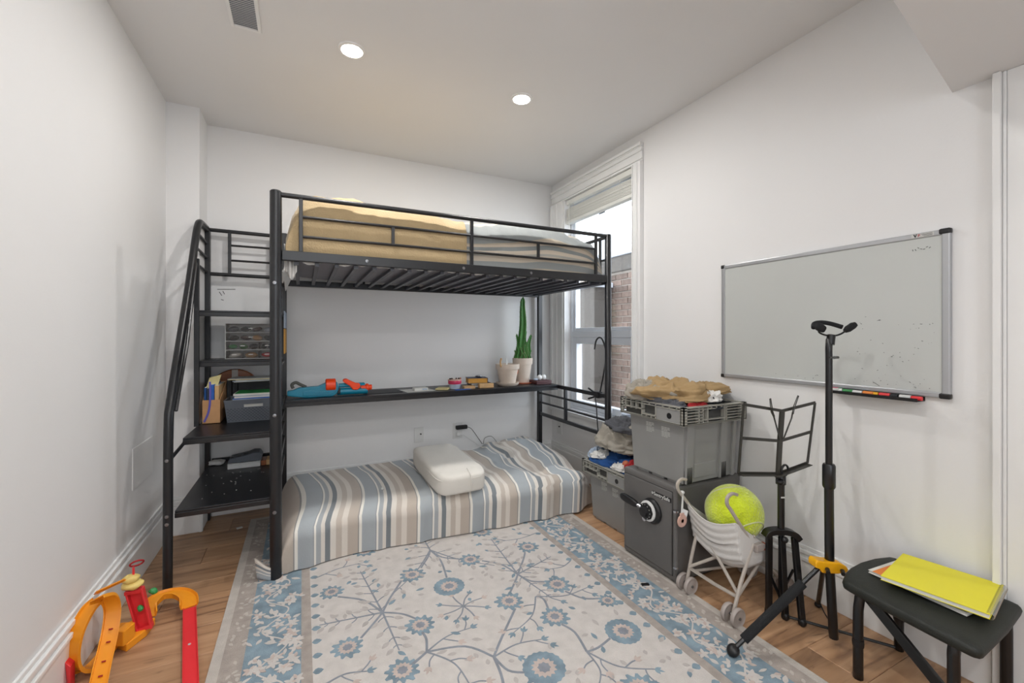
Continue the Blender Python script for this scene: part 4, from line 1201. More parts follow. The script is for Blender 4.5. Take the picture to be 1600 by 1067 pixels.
# toy blaster
t = thing('toy_blaster', 'blue and orange toy dart blaster lying on the left of the desk', 'toy', (0.17, 3.06, ZD))
yb = 3.035
def side(pts, y0, w): return [(x, y0, z) for x, z in pts], (0, w, 0)
prof = [(-0.088, 0.018), (-0.05, 0.010), (0.02, 0.0), (0.175, 0.0), (0.20, 0.015), (0.215, 0.050), (0.205, 0.092), (0.16, 0.095), (0.135, 0.09), (0.09, 0.070), (-0.02, 0.066), (-0.055, 0.052), (-0.088, 0.048)]
MB().extr([(x, yb, ZD+z) for x, z in prof], (0, 0.055, 0)).build('body', 'blasterb', t, bevel=0.006, seg=3)
MB().extr([(x, yb-0.004, ZD+z) for x, z in [(0.0, .012), (.17, .010), (.19, .03), (.05, .046), (.0, .04)]], (0, 0.06, 0)).build('side_plate', 'blasterb', t, bevel=0.003)
for k in range(7): MB().box(0.075+k*0.013, 0.081+k*0.013, yb-0.007, yb-0.003, ZD+0.010, ZD+0.034).build('grip_rib', 'blasterb', t)
MB().lathe([(0.016, 0), (0.024, 0.0), (0.024, 0.19), (0.016, 0.195)], (0.205, yb+0.03, ZD+0.026), 16, 'x').build('lower_barrel', 'blasterb', t, smooth=True)
MB().lathe([(0.010, 0), (0.014, 0.0), (0.014, 0.16), (0.010, 0.165)], (0.215, yb+0.03, ZD+0.066), 14, 'x').build('upper_barrel', 'blasterb', t, smooth=True)
MB().lathe([(0.034, 0), (0.040, 0.004), (0.040, 0.058), (0.034, 0.062)], (0.134, yb+0.022, ZD+0.075), 20, 'x').build('drum', 'blastero', t, smooth=True)
MB().extr([(x, yb-0.002, ZD+z) for x, z in [(0.243, 0.108), (0.262, 0.112), (0.285, 0.098), (0.32, 0.080), (0.345, 0.078), (0.352, 0.050), (0.33, 0.034), (0.30, 0.036), (0.285, 0.060), (0.25, 0.085), (0.238, 0.095)]], (0, 0.05, 0)).build('pump_grip', 'blastero', t, bevel=0.006)
MB().lathe([(0.012, 0), (0.020, 0.0), (0.020, 0.03), (0.026, 0.034), (0.026, 0.048), (0.018, 0.052), (0.018, 0.07), (0.010, 0.072)], (0.355, yb+0.03, ZD+0.045), 16, 'x').build('muzzle', 'blastero', t, smooth=True)
MB().tube(smoothp([(-0.055, yb+.03, ZD+0.062), (-0.062, yb+.03, ZD+0.085), (-0.040, yb+.03, ZD+0.098), (-0.015, yb+.03, ZD+0.085), (0.02, yb+.03, ZD+0.066)]), 0.010, 10).build('stock_loop', 'blasterg', t, smooth='all')
MB().box(0.205, 0.225, yb+0.005, yb+0.055, ZD+0.012, ZD+0.05).build('collar', 'blackp', t, bevel=0.004)
# dark mouse pad behind blaster
tag(MB().obox((0.50, 3.14, ZD+0.0012), (0.26, 0.20, 0.0024), (0, 0, 3)).build('desk_mat', 'binder'), 'thin dark mat on the desk right of the blaster', 'mat')
# papers
tag(MB().obox((0.75, 3.10, ZD+0.001), (0.21, 0.17, 0.0015), (0, 0, 8)).build('paper_sheet', 'paper'), 'white sheet of paper flat on the middle of the desk', 'paper')
o = thing('paper_packet', 'small white packet with blue print on the sheet of paper', 'packet', (0.77, 3.08, ZD+0.002))
MB().obox((0.765, 3.08, ZD+0.012), (0.10, 0.06, 0.020), (0, 0, 4)).build('packet_body', 'paper', o, bevel=0.003)
MB().obox((0.79, 3.049, ZD+0.012), (0.035, 0.001, 0.010), (0, 0, 4)).build('print_patch', 'ltblue', o)
tag(MB().obox((0.935, 3.08, ZD+0.006), (0.09, 0.10, 0.010), (0, 0, -30)).build('picture_card', 'cream', bevel=0.001), 'small tan picture book on desk left of the pink tin', 'book')
# pink and red tins
t = thing('pink_tin', 'round pink-red tin stacked on a clear tub on the desk', 'tin', (1.03, 3.09, ZD+0.03))
MB().lathe([(0.0, 0), (0.047, 0), (0.05, 0.004), (0.05, 0.028), (0.046, 0.034), (0, 0.034)], (1.03, 3.09, ZD+0.035), 28).build('tin_body', 'pinkred', t, smooth=True)
MB().lathe([(0.0505, 0.0), (0.0515, 0.001), (0.0515, 0.008), (0.0505, 0.009)], (1.03, 3.09, ZD+0.061), 28).build('lid_band', 'pink', t, smooth=True)
for k in range(6):
    MB().ell((0.99+k*0.017, 3.08+0.01*(k % 2), ZD+0.075), (0.007, 0.007, 0.006), 8, 6).build('bead', ['soil', 'soil', 'paper', 'maroon', 'soil', 'terra'][k], t)
t = thing('clear_tub', 'pale clear tub underneath the pink tin', 'tub', (1.03, 3.09, ZD))
MB().lathe([(0.0, 0), (0.038, 0), (0.045, 0.030), (0.048, 0.033), (0.048, 0.0345), (0.0, 0.0345)], (1.03, 3.09, ZD), 28).build('tub_body', 'cupw', t, smooth=True)
# book stack
def book(lb, c, d, rot, mt, pages='paper'):
    b = thing('book', lb, 'book', (c[0], c[1], c[2]), 'books on the desk')
    MB().obox((c[0], c[1], c[2]+0.001), (d[0], d[1], 0.002), (0, 0, rot)).build('back_cover', mt, b)
    MB().obox((c[0], c[1], c[2]+d[2]-0.001), (d[0], d[1], 0.002), (0, 0, rot)).build('front_cover', mt, b)
    MB().obox((c[0], c[1], c[2]+d[2]/2), (d[0]-0.008, d[1]-0.008, d[2]-0.0045), (0, 0, rot)).build('pages', pages, b)
    ca, sa = math.cos(R(rot)), math.sin(R(rot))
    MB().obox((c[0]+(d[0]/2-0.001)*ca, c[1]+(d[0]/2-0.001)*sa, c[2]+d[2]/2), (0.003, d[1], d[2]), (0, 0, rot)).build('spine', mt, b, bevel=0.001)
book('bottom grey book under the navy gold-edged book', (1.235, 3.13, ZD), (0.17, 0.12, 0.018), -8, 'basket')
book('middle white-paged book under the navy gold-edged book', (1.24, 3.125, ZD+0.0185), (0.16, 0.115, 0.014), -4, 'soil')
book('thick navy hardback with gold page edges on top of the stack', (1.215, 3.115, ZD+0.033), (0.155, 0.12, 0.040), -10, 'navy', 'yellowpage')
o = tag(MB().ell((1.235, 3.11, ZD+0.083), (0.03, 0.022, 0.0105), 16, 10, disp=lambda q: q*(1+0.4*noise.noise(q*60))).build('foil_ball', 'chrome', None, smooth='all'), 'crumpled shiny wrapper on top of the navy book', 'wrapper')
tag(MB().obox((1.06, 2.995, ZD+0.0015), (0.12, 0.035, 0.003), (0, 0, 4)).build('blue_card', 'blue'), 'bright blue card at the front edge of the desk', 'card')
tag(MB().obox((1.125, 3.045, ZD+0.010), (0.085, 0.06, 0.020), (0, 0, -5)).build('cream_box', 'lightwood', bevel=0.002), 'small flat cream box on desk behind the blue card', 'box')
t = thing('wooden_block', 'pale carved wooden block at the front of the desk', 'block', (1.26, 3.02, ZD))
MB().box(1.195, 1.23, 3.0, 3.04, ZD, ZD+0.036).build('block_end', 'lightwood', t, bevel=0.008)
MB().box(1.225, 1.315, 3.005, 3.045, ZD, ZD+0.034).build('block_body', 'lightwood', t, bevel=0.004)
# pots
def pot(name, lb, x, y, r, h, z0, saucer, sm, cat='plant pot', par=None):
    t = thing(name, lb, cat, (x, y, ZD))
    sc = [(0.0, 0.002), (r*0.78, 0.0), (r*0.95, 0.012), (r*1.0, 0.026), (r*0.95, 0.026), (r*0.88, 0.014), (0.0, 0.010)]
    if saucer == 'thin': sc = [(0.0, 0.0), (r*0.95, 0.0), (r*1.02, 0.010), (r*0.98, 0.012), (r*0.9, 0.006), (0, 0.006)]
    MB().lathe(sc, (x, y, ZD), 32).build('saucer', sm, t, smooth=True)
    b = z0
    pr = [(0.0, b), (r*0.66, b), (r*0.90, b+h*0.74), (r*0.90, b+h*0.745), (r*1.0, b+h*0.75), (r*1.03, b+h*0.985), (r*1.0, b+h), (r*0.93, b+h), (r*0.90, b+h*0.90), (0.0, b+h*0.88)]
    MB().lathe(pr, (x, y, ZD), 36).build('pot_body', 'pot', t, smooth=True)
    MB().lathe([(0.0, 0.004), (r*0.5, 0.003), (r*0.89, 0.0)], (x, y, ZD+b+h*0.885), 24).build('soil', 'soil', t, smooth=True)
    return t, ZD+b+h
t, zt1 = pot('plant_pot', 'wide whitewashed clay pot with dead stubs on the desk', 1.475, 3.10, 0.094, 0.160, 0.012, 'deep', 'pot')
MB().tube(smoothp([(1.395, 3.05, zt1-0.02), (1.385, 3.04, zt1+0.02), (1.392, 3.035, zt1+0.05)]), 0.007, 8).build('dead_stem', 'lightwood', t, smooth='all')
MB().box(1.448, 1.460, 3.065, 3.069, zt1-0.02, zt1+0.045).build('plant_label', 'whitep', t)
t, zt2 = pot('potted_cactus', 'tall green columnar cactus in a whitewashed pot on the desk', 1.655, 3.185, 0.083, 0.205, 0.006, 'thin', 'terra', 'potted plant')
MB().ell((1.578, 3.135, ZD+0.105), (0.012, 0.004, 0.025), 10, 8).build('orange_sticker', 'terra', t, smooth='all')
def stem(x, y, z0, h, r, lean=(0, 0), name='cactus_stem'):
    n = 26; pts = []; k = 10
    vs = []; fs = []; sp_ = MB()
    for j in range(n+1):
        tt = j/n; rr = r*(0.72+0.38*math.sin(math.pi*min(1, tt*1.15))**0.8)*(1 if tt < 0.9 else math.sqrt(max(0.02, 1-((tt-0.9)/0.1)**2)))
        cx = x+lean[0]*tt+0.006*math.sin(tt*9+x*40); cy = y+lean[1]*tt
        for i in range(k):
            a = 2*math.pi*i/k; q = rr*(1.0 if i % 2 == 0 else 0.52)
            vs.append((cx+q*math.cos(a), cy+q*math.sin(a), z0+h*tt))
            if i % 2 == 0 and j % 2 == 0 and r > 0.012:
                px, py_ = cx+q*math.cos(a), cy+q*math.sin(a)
                sp_.tube([(px, py_, z0+h*tt), (px+0.006*math.cos(a), py_+0.006*math.sin(a), z0+h*tt+0.001)], 0.0012, 3)
    for j in range(n):
        for i in range(k): fs.append((j*k+i, j*k+(i+1) % k, (j+1)*k+(i+1) % k, (j+1)*k+i))
    fs.append(tuple(n*k+i for i in range(k)))
    o = MB().add(vs, fs).build(name, 'cactus', t)
    if sp_.v: sp_.build('spines', 'spine', o)['kind'] = 'stuff'
zb = zt2-0.035
stem(1.640, 3.18, zb, 0.545, 0.030, (0.022, 0))
for x, y, h, r, lx in [(1.608, 3.16, 0.135, 0.012, -.01), (1.617, 3.19, 0.235, 0.013, -.008), (1.63, 3.145, 0.12, 0.015, 0), (1.676, 3.16, 0.17, 0.014, .006), (1.684, 3.185, 0.265, 0.012, .0),
                       (1.697, 3.18, 0.23, 0.017, .03), (1.66, 3.145, 0.145, 0.015, .0), (1.60, 3.18, 0.10, 0.014, -.015), (1.648, 3.13, 0.085, 0.013, 0), (1.70, 3.16, 0.10, 0.012, .015)]:
    stem(x, y, zb, h, r, (lx, 0), 'cactus_branch')
t = thing('maroon_case', 'flat dark maroon case at the right end of the desk', 'case', (1.79, 3.10, ZD))
MB().box(1.705, 1.845, 3.03, 3.16, ZD, ZD+0.014).build('case_base', 'maroon', t, bevel=0.002)
MB().box(1.705, 1.845, 3.03, 3.16, ZD+0.0145, ZD+0.030).build('case_lid', 'maroon', t, bevel=0.002)
for k, (x, y) in enumerate([(1.765, 3.09), (1.81, 3.10)]):
    o = MB().ell((x, y, ZD+0.052), (0.022, 0.02, 0.0215), 16, 12, disp=lambda q: q*(1+0.12*noise.noise(q*70)))
    tag(o.build('white_ball', 'whitep', None, smooth='all'), ['left small white ball of tape on the maroon case', 'right small white ball of tape on the maroon case'][k], 'ball')
tag(MB().ell((1.722, 3.08, ZD+0.038), (0.022, 0.016, 0.008), 12, 8).build('pale_blue_wrapper', 'ltblue', None, smooth='all'), 'pale blue crumpled wrapper on the left of the maroon case', 'wrapper')

# gooseneck clip on the end rail
t = thing('gooseneck_clip', 'black gooseneck clip holder clamped to the right end rail', 'clip', (1.876, 2.45, 0.75))
MB().box(1.855, 1.897, 2.425, 2.475, 0.728, 0.775).build('clamp', 'blackp', t, bevel=0.006)
MB().tube([(1.86, 2.47, 0.765), (1.85, 2.53, 0.79)], 0.007, 8).build('jaw', 'blackp', t)
MB().tube([(1.86, 2.47, 0.735), (1.85, 2.53, 0.715)], 0.007, 8).build('jaw', 'blackp', t)
MB().tube(smoothp([(1.885, 2.44, 0.775), (1.90, 2.42, 0.90), (1.905, 2.40, 1.04), (1.90, 2.43, 1.135), (1.90, 2.47, 1.155), (1.895, 2.50, 1.13), (1.89, 2.51, 1.07)]), 0.006, 8).build('neck', 'blackp', t, smooth='all')
MB().tube(smoothp([(1.85, 2.45, 0.74), (1.853, 2.44, 0.66), (1.845, 2.42, 0.56), (1.845, 2.41, 0.50)]), 0.004, 6).build('cable', 'blackp', t, smooth='all')
# frosted cup on the window sill
t = thing('frosted_cup', 'small frosted plastic cup on the window sill beside the totes', 'cup', (2.03, 2.31, 0.535))
MB().lathe([(0.0, 0), (0.028, 0), (0.036, 0.085), (0.033, 0.085), (0.026, 0.004), (0, 0.004)], (2.035, 2.335, 0.535), 24).build('cup_body', 'cupw', t, smooth=True)
MB().lathe([(0.037, 0.084), (0.0395, 0.086), (0.037, 0.089), (0.033, 0.086)], (2.035, 2.335, 0.535), 24).build('rim', 'cupw', t, smooth=True)

# ------------------------------------------------------------ safe
t = thing('fire_safe', 'dark grey square fire safe with dial and lever on the floor', 'safe', (1.78, 1.64, 0))
sx0, sx1, sy0, sy1, sh = 1.562, 2.015, 1.455, 1.822, 0.462
MB().box(sx0, sx1, sy0, sy1, 0.012, sh).build('body', 'safe', t, bevel=0.014, seg=3)
d = MB().box(sx0-0.006, sx0+0.01, sy0+0.022, sy1-0.02, 0.042, sh-0.03).build('door', 'safe', t, bevel=0.005)
g = MB(); rect = (sy0+0.0195, sy1-0.0175, 0.0395, sh-0.0275)
for (a, b, c, e) in [(rect[0], rect[1], rect[2], rect[2]+.003), (rect[0], rect[1], rect[3]-.003, rect[3]), (rect[0], rect[0]+.003, rect[2], rect[3]), (rect[1]-.003, rect[1], rect[2], rect[3])]:
    g.box(sx0-0.0012, sx0+0.002, a, b, c, e)
g.build('door_gap', 'blackp', t)
MB().box(sx0+0.02, sx1-0.02, sy0+0.02, sy1-0.02, 0, 0.013).build('foot_plate', 'blackp', t)
cy, cz = 1.612, 0.300; cx = sx0-0.006
MB().lathe([(0.0, 0.0), (0.062, 0.0), (0.062, -0.008), (0.054, -0.016), (0, -0.016)], (cx, cy-0.012, cz+0.002), 32, 'x').build('dial_base', 'blackp', d, smooth=True)
MB().lathe([(0.0, 0.0), (0.050, 0.0), (0.050, -0.006), (0.044, -0.010), (0, -0.010)], (cx-0.0155, cy, cz), 32, 'x').build('dial_ring', 'whitep', d, smooth=True)
MB().lathe([(0.0, 0.0), (0.040, 0.0), (0.039, -0.010), (0.026, -0.014), (0.022, -0.028), (0.0, -0.029)], (cx-0.0262, cy, cz), 32, 'x', star=8, amp=0.03).build('dial_knob', 'blackp', d, smooth=True)
m = MB()
for k in range(12):
    a = 2*math.pi*k/12; m.ell((cx-0.0375, cy+0.033*math.cos(a), cz+0.033*math.sin(a)), (0.001, 0.003, 0.003), 6, 4)
m.build('dial_number', 'print', d)['kind'] = 'stuff'
MB().lathe([(0.0, 0), (0.013, 0), (0.012, -0.012), (0, -0.013)], (cx-0.006, cy+0.028, cz-0.050), 20, 'x').build('key_lock', 'chrome', d, smooth=True)
MB().sweep(smoothp([(cx-0.030, cy+0.03, cz+0.012), (cx-0.036, cy+0.06, cz+0.018), (cx-0.038, cy+0.075, cz+0.02)]), [(0.014*math.cos(a*math.pi/5), 0.009*math.sin(a*math.pi/5)) for a in range(10)]).build('lever_neck', 'chrome', d, smooth='all')
MB().ell((cx-0.040, cy+0.112, cz+0.020), (0.015, 0.066, 0.019), 20, 12, rot=(4, 0, 0), p=3).build('lever_handle', 'blackp', d, smooth='all')
hg = MB().lathe([(0.0, 0), (0.011, 0), (0.011, 0.25), (0.0, 0.255)], (sx0-0.012, 1.447, 0.10), 16)
hg = hg.build('hinge_bar', 'safe', t, smooth=True)
for z in (0.093, 0.352): MB().lathe([(0.0, 0), (0.012, 0), (0.012, 0.008), (0.0, 0.011)], (sx0-0.012, 1.447, z), 16).build('hinge_cap', 'chrome', hg, smooth=True)
Mt = Matrix.Translation((sx0-0.0075, 1.538, 0.392)) @ Matrix(((0,0,-1,0),(-1,0,0,0),(0,1,0,0),(0,0,0,1)))
MB().box(sx0-0.0072, sx0-0.0055, 1.478, 1.598, 0.381, 0.403).build('badge_plate', 'blackp', d, bevel=0.001)
textmesh('badge_lettering', '\u25c7SentrySafe' if False else 'SentrySafe', 0.0245, Mt, 'print', d, 0.0006, 0.0003)
MB().lathe([(0.006, 0), (0.0062, -0.0015), (0.003, -0.0015), (0.003, 0)], (sx0-0.0075, 1.597, 0.393), 14, 'x').build('badge_emblem', 'print', d)

# ------------------------------------------------------------ totes
def tote(lb, x0, x1, y0, y1, z0, h, group):
    """x0..y1 = rim footprint; front faces -x"""
    t = thing('storage_tote', lb, 'storage box', ((x0+x1)/2, (y0+y1)/2, z0), group)
    rh = 0.082; zt = z0+h; zb = zt-rh
    ins = 0.035; bot = 0.05
    A = (x0+bot, x1-bot*0.4, y0+bot, y1-bot, z0+0.012); B = (x0+ins, x1-ins*0.6, y0+ins, y1-ins, zb+0.03)
    m = MB(); th = 0.004
    # open shell: outer and inner skins
    def quad(a, b): return [(a[0],a[2],a[4]),(a[1],a[2],a[4]),(a[1],a[3],a[4]),(a[0],a[3],a[4])]
    lo, hi = quad(A, 0), quad(B, 0)
    li = quad((A[0]+th, A[1]-th, A[2]+th, A[3]-th, A[4]+th), 0); hi2 = quad((B[0]+th, B[1]-th, B[2]+th, B[3]-th, B[4]), 0)
    vs = lo+hi+hi2+li
    fs = [(3,2,1,0)]
    for i in range(4):
        j = (i+1) % 4
        fs += [(i, j, 4+j, 4+i), (4+i, 4+j, 8+j, 8+i), (8+i, 8+j, 12+j, 12+i)]
    fs.append((12,13,14,15))
    m.add(vs, fs); m.build('tub', 'tote', t, bevel=0.003)
    # feet: notched base
    m = MB()
    for k in range(3):
        ya = A[2]+0.012+k*(A[3]-A[2]-0.024)/3
        m.box(A[0]+0.006, A[1]-0.006, ya+0.012, ya+(A[3]-A[2]-0.024)/3-0.012, z0, z0+0.013)
    m.build('foot_rib', 'tote', t, bevel=0.002)
    def bodyx(z): return A[0]+(B[0]-A[0])*(z-A[4])/(B[4]-A[4])
    def bodyy(z): return A[2]+(B[2]-A[2])*(z-A[4])/(B[4]-A[4])
    # near side (-y): pilasters and recessed panel
    L = x1-x0
    for fx, w_ in ((0.13, 0.10), (0.40, 0.02), (0.66, 0.10), (0.86, 0.04)):
        xa = x0+L*fx; xb = xa+L*w_
        vv = [(xa, bodyy(A[4])-0.012, A[4]), (xb, bodyy(A[4])-0.012, A[4]), (xb, bodyy(A[4])+0.003, A[4]), (xa, bodyy(A[4])+0.003, A[4]),
              (xa, bodyy(zb)-0.012, zb), (xb, bodyy(zb)-0.012, zb), (xb, bodyy(zb)+0.003, zb), (xa, bodyy(zb)+0.003, zb)]
        if w_ > 0.03: MB().add(vv, [(0,3,2,1),(4,5,6,7),(0,1,5,4),(1,2,6,5),(2,3,7,6),(3,0,4,7)]).build('pilaster', 'tote', t, bevel=0.003)
    MB().box(x0+L*0.27, x0+L*0.62, bodyy(z0+.06)-0.004, bodyy(z0+.06)+0.01, z0+0.03, z0+0.10).build('recess_panel', 'tote', t, bevel=0.004)
    m = MB()
    for fx in (0.135, 0.675):
        for k in range(4): m.box(x0+L*fx+0.004+k*0.0085, x0+L*fx+0.0075+k*0.0085, bodyy(z0+.05)-0.0145, bodyy(z0+.05)-0.008, z0+0.014, z0+0.09)
    m.build('vent_slot', 'blackp', t)
    # corner slots toward the front edge
    m = MB()
    for k in range(4): m.box(x0+bot+0.004+k*0.010, x0+bot+0.0085+k*0.010, bodyy(z0+.05)-0.0012, bodyy(z0+.05)+0.002, z0+0.012, z0+0.085)
    m.build('vent_slot', 'blackp', t)
    # rim lattice
    rim = MB(); W_ = 0.0045; dp_ = 0.022
    zs = [zb, zt-0.004]
    def sideY(xf, xi, ya, yb):      # lattice panel in a plane of constant x (xf = face, xi = inner)
        def bx_(a, b, c, e, dd=dp_):
            rim.box(min(xf, xf+dd*(1 if xi > xf else -1)), max(xf, xf+dd*(1 if xi > xf else -1)), a, b, c, e)
        bx_(ya, yb, zb, zb+W_); bx_(ya, yb, zt-W_, zt); bx_(ya, yb, zb+rh*0.80, zb+rh*0.80+W_*.8)
        LL = yb-ya
        for f in (0, .035, .40, .62, .985):       # from near end
            bx_(ya+LL*f, ya+LL*f+W_, zb, zt)
        for f in (.72, .81, .90): bx_(ya+LL*f, ya+LL*f+W_*.8, zb+rh*.4, zt)
        bx_(ya+LL*.62, yb, zb+rh*.45, zb+rh*.45+W_)
        for f in (.1, .2, .3, .5): bx_(ya+LL*f, ya+LL*f+W_*.8, zb+rh*.80, zt)
        bx_(ya+LL*.40, ya+LL*.62, zb+rh*.18, zb+rh*.18+W_)
        for f in (.47, .55): bx_(ya+LL*f, ya+LL*f+W_*.8, zb, zb+rh*.18)
        return LL
    LL = sideY(x0, x1, y0, y1); sideY(x1, x0, y0, y1)
    # solid plate at near end of the front with an oval hole
    MB().box(x0+0.004, x0+0.010, y0+LL*.035, y0+LL*.40, zb+W_, zb+rh*.80).build('rim_plate', 'tote', t)
    MB().lathe([(0.0, 0.0), (0.014, 0.0), (0.014, -0.0015), (0.0, -0.0015)], (x0+0.004, y0+LL*.21, zb+rh*.40), 20, 'x').build('finger_hole', 'blackp', t)
    LX = x1-x0
    for yf, sgn in ((y0, 1), (y1, -1)):
        ya, yb_ = (yf, yf+dp_) if sgn > 0 else (yf-dp_, yf)
        for z in (zb, zt-W_): rim.box(x0, x1, ya, yb_, z, z+W_)
        for f0, f1 in ((0.0, .30), (.66, 1.0)):
            for k in range(1, 6): rim.box(x0+LX*f0, x0+LX*f1, ya, yb_, zb+rh*k/6.0, zb+rh*k/6.0+W_*.7)
            for f in (f0, (f0*0.25+f1*0.75), f1-0.012): rim.box(x0+LX*f, x0+LX*f+W_, ya, yb_, zb, zt)
        rim.box(x0+LX*.30, x0+LX*.66, ya, yb_, zb+rh*.80, zb+rh*.80+W_*.8); rim.box(x0+LX*.30, x0+LX*.66, ya, yb_, zb+rh*.20, zb+rh*.20+W_*.8)
        for f in (.36, .63): rim.box(x0+LX*f, x0+LX*f+W_, ya, yb_, zb, zt)
        for f in (.42, .50, .58): rim.box(x0+LX*f, x0+LX*f+W_*.8, ya, yb_, zb+rh*.80, zt)
    # ledge ring closing the rim against the tub
    rim.box(x0, B[0]+0.002, y0, y1, zb-0.002, zb+0.003); rim.box(B[1]-0.002, x1, y0, y1, zb-0.002, zb+0.003)
    rim.box(B[0], B[1], y0, B[2]+0.002, zb-0.002, zb+0.003); rim.box(B[0], B[1], B[3]-0.002, y1, zb-0.002, zb+0.003)
    rim.build('rim_lattice', 'rim', t)
    il = MB()
    il.box(x0+dp_+0.001, x0+dp_+0.003, y0+dp_, y1-dp_, zb+0.003, zt-0.006); il.box(x1-dp_-0.003, x1-dp_-0.001, y0+dp_, y1-dp_, zb+0.003, zt-0.006)
    il.box(x0+dp_, x1-dp_, y0+dp_+0.001, y0+dp_+0.003, zb+0.003, zt-0.006); il.box(x0+dp_, x1-dp_, y1-dp_-0.003, y1-dp_-0.001, zb+0.003, zt-0.006)
    il.build('rim_inner_wall', 'toted', t)
    # printed label lines on the front
    pm = MB()
    r_ = random.Random(5)
    for col, yc in ((0, y1-(y1-y0)*.36), (1, y1-(y1-y0)*.60)):
        for k in range(7):
            z = zb-0.032-k*0.0072-(0.006 if col else 0); w_ = 0.055 if k not in (2, 6) else 0.04
            xx = bodyx(z)-0.0008
            yy2 = yc
            for seg in range(3):
                sw = w_/3-0.002
                pm.add([(xx, yy2, z), (xx, yy2-sw, z), (xx-0.0001, yy2-sw, z+(0.0042 if k < 3 else 0.0024)), (xx-0.0001, yy2, z+(0.0042 if k < 3 else 0.0024))], [(0,1,2,3)])
                yy2 -= w_/3
    pm.build('printed_text', 'print', t)['kind'] = 'stuff'
    return t
tote('grey plastic lattice-rimmed tote on top of the safe', 1.545, 1.975, 1.395, 1.825, 0.4625, 0.378, 'grey storage totes')
tote('grey plastic lattice-rimmed tote on the floor beside the mattress', 1.632, 2.018, 1.875, 2.302, 0.0, 0.372, 'grey storage totes')

# garments
def garment(lb, c, r, mt, seed, rot=0, amp=0.25, nu=110, nv=60, name='garment', flat=0.35, sc=(1, 1.6)):
    def dp(q):
        n = Vector((q.x/r[0], q.y/r[1], q.z/r[2])); d_ = n.normalized()
        w = Vector((noise.noise(d_*1.3+Vector((seed, 1, 2))), noise.noise(d_*1.3+Vector((3, seed, 2))), 0))*0.9
        qq = Vector((d_.x*sc[0], d_.y*sc[1], d_.z*0.8))+w+Vector((seed, seed*.7, 0))
        f1 = 1-abs(noise.noise(qq*1.5))*3.4
        f2 = 1-abs(noise.noise(qq*3.1+Vector((7, 1, 0))))*3.0
        f3 = 1-abs(noise.noise(qq*6.5+Vector((2, 9, 0))))*2.6
        f1 = max(-0.8, f1); f2 = max(-0.8, f2)
        f = f1*0.55+f2*0.32+f3*0.13
        out = 0.30*noise.noise(d_*1.5+Vector((seed, 0, 0)))+0.14*noise.noise(d_*3.6+Vector((0, seed, 0)))
        k = 1+amp*1.1*f+out*1.2
        k2 = 1+out*1.1+0.07*f
        s_ = Vector((q.x*k2, q.y*k2, q.z*k))
        if s_.z < 0: s_.z *= flat
        return s_
    o = MB().ell(c, r, nu, nv, rot=(0, 0, rot), p=2.3, disp=dp).build(name, mt, None, smooth='all')
    tag(o, lb, 'clothing'); return o
# top tote
zt = 0.835
garment('dark navy clothes lying lowest in the upper tote', (1.77, 1.61, zt-0.015), (0.185, 0.185, 0.035), 'dkcloth', 1.0, 0, .4)
garment('white printed t-shirt draped over the near edge of the upper tote', (1.80, 1.47, zt+0.022), (0.06, 0.055, 0.034), 'white_cloth', 2.0, 20, .4)
garment('khaki trousers spread over the clothes in the upper tote', (1.70, 1.62, zt+0.030), (0.155, 0.18, 0.052), 'khaki', 3.0, 35, .75)
garment('khaki jacket sleeve over the right side of the upper tote', (1.86, 1.60, zt+0.045), (0.16, 0.10, 0.030), 'khaki', 5.5, -18, .75)
garment('grey-lined khaki garment bunched at the left of the upper tote', (1.60, 1.70, zt+0.022), (0.065, 0.11, 0.048), 'khakigrey', 7.2, 10, .8)
garment('grey knitted garment at the front corner of the upper tote', (1.62, 1.56, zt-0.004), (0.07, 0.10, 0.026), 'dkgrey', 9.2, 10, .6)
garment('small red garment peeking over the upper tote rim', (1.70, 1.455, zt-0.002), (0.06, 0.035, 0.018), 'redcloth', 11.1, 0, .5)
# rolled cuff ring on the khaki trousers
o = MB().tube([(p[0], p[1], p[2]+0.008*math.sin(i*0.7)) for i, p in enumerate(arc((1.62, 1.555, zt+0.052), 0.032, 0, 330, 18))], 0.010, 8)
tag(o.build('rolled_cuff', 'khakigrey', None, smooth='all'), 'rolled grey-lined cuff on the khaki pile in the upper tote', 'clothing')
# print on the t-shirt
m = MB()
for k in range(4):
    m.obox((1.782+k*0.012, 1.432+0.004*k, zt+0.040), (0.006, 0.003, 0.024), (-28, 15, 8))
tag(m.build('shirt_print', 'blackp'), 'black block print on the white t-shirt', 'print')
# lower tote
zt = 0.37
garment('blue garments lowest in the floor tote', (1.79, 2.09, zt-0.008), (0.15, 0.18, 0.052), 'bluecloth', 21, 0, .6)
garment('beige-grey hooded sweatshirt slumped over the floor tote', (1.80, 2.10, zt+0.125), (0.14, 0.165, 0.085), 'khakigrey', 23, 25, .6)
garment('charcoal folded knit on top of the floor tote pile', (1.84, 2.10, zt+0.215), (0.13, 0.15, 0.042), 'dkgrey', 25, -15, .8)
garment('pale blue cloth at the back corner of the floor tote', (1.73, 2.27, zt+0.020), (0.07, 0.05, 0.035), 'ltblue', 27, 30, .6)
garment('pale grey sock on the blue clothes in the floor tote', (1.70, 2.19, zt+0.035), (0.045, 0.06, 0.028), 'white_cloth', 29, 40, .5)
garment('bright red garment at the near side of the floor tote', (1.74, 1.93, zt+0.030), (0.06, 0.04, 0.028), 'redcloth', 31, 0, .5)
garment('patterned cream sock on the rim of the floor tote', (1.68, 1.99, zt+0.010), (0.03, 0.055, 0.024), 'white_cloth', 33, 15, .5)
tag(MB().ell((1.705, 1.965, zt+0.045), (0.022, 0.022, 0.02), 12, 10).build('orange_ball', 'terra', None, smooth='all'), 'small orange ball on the clothes in the floor tote', 'ball')

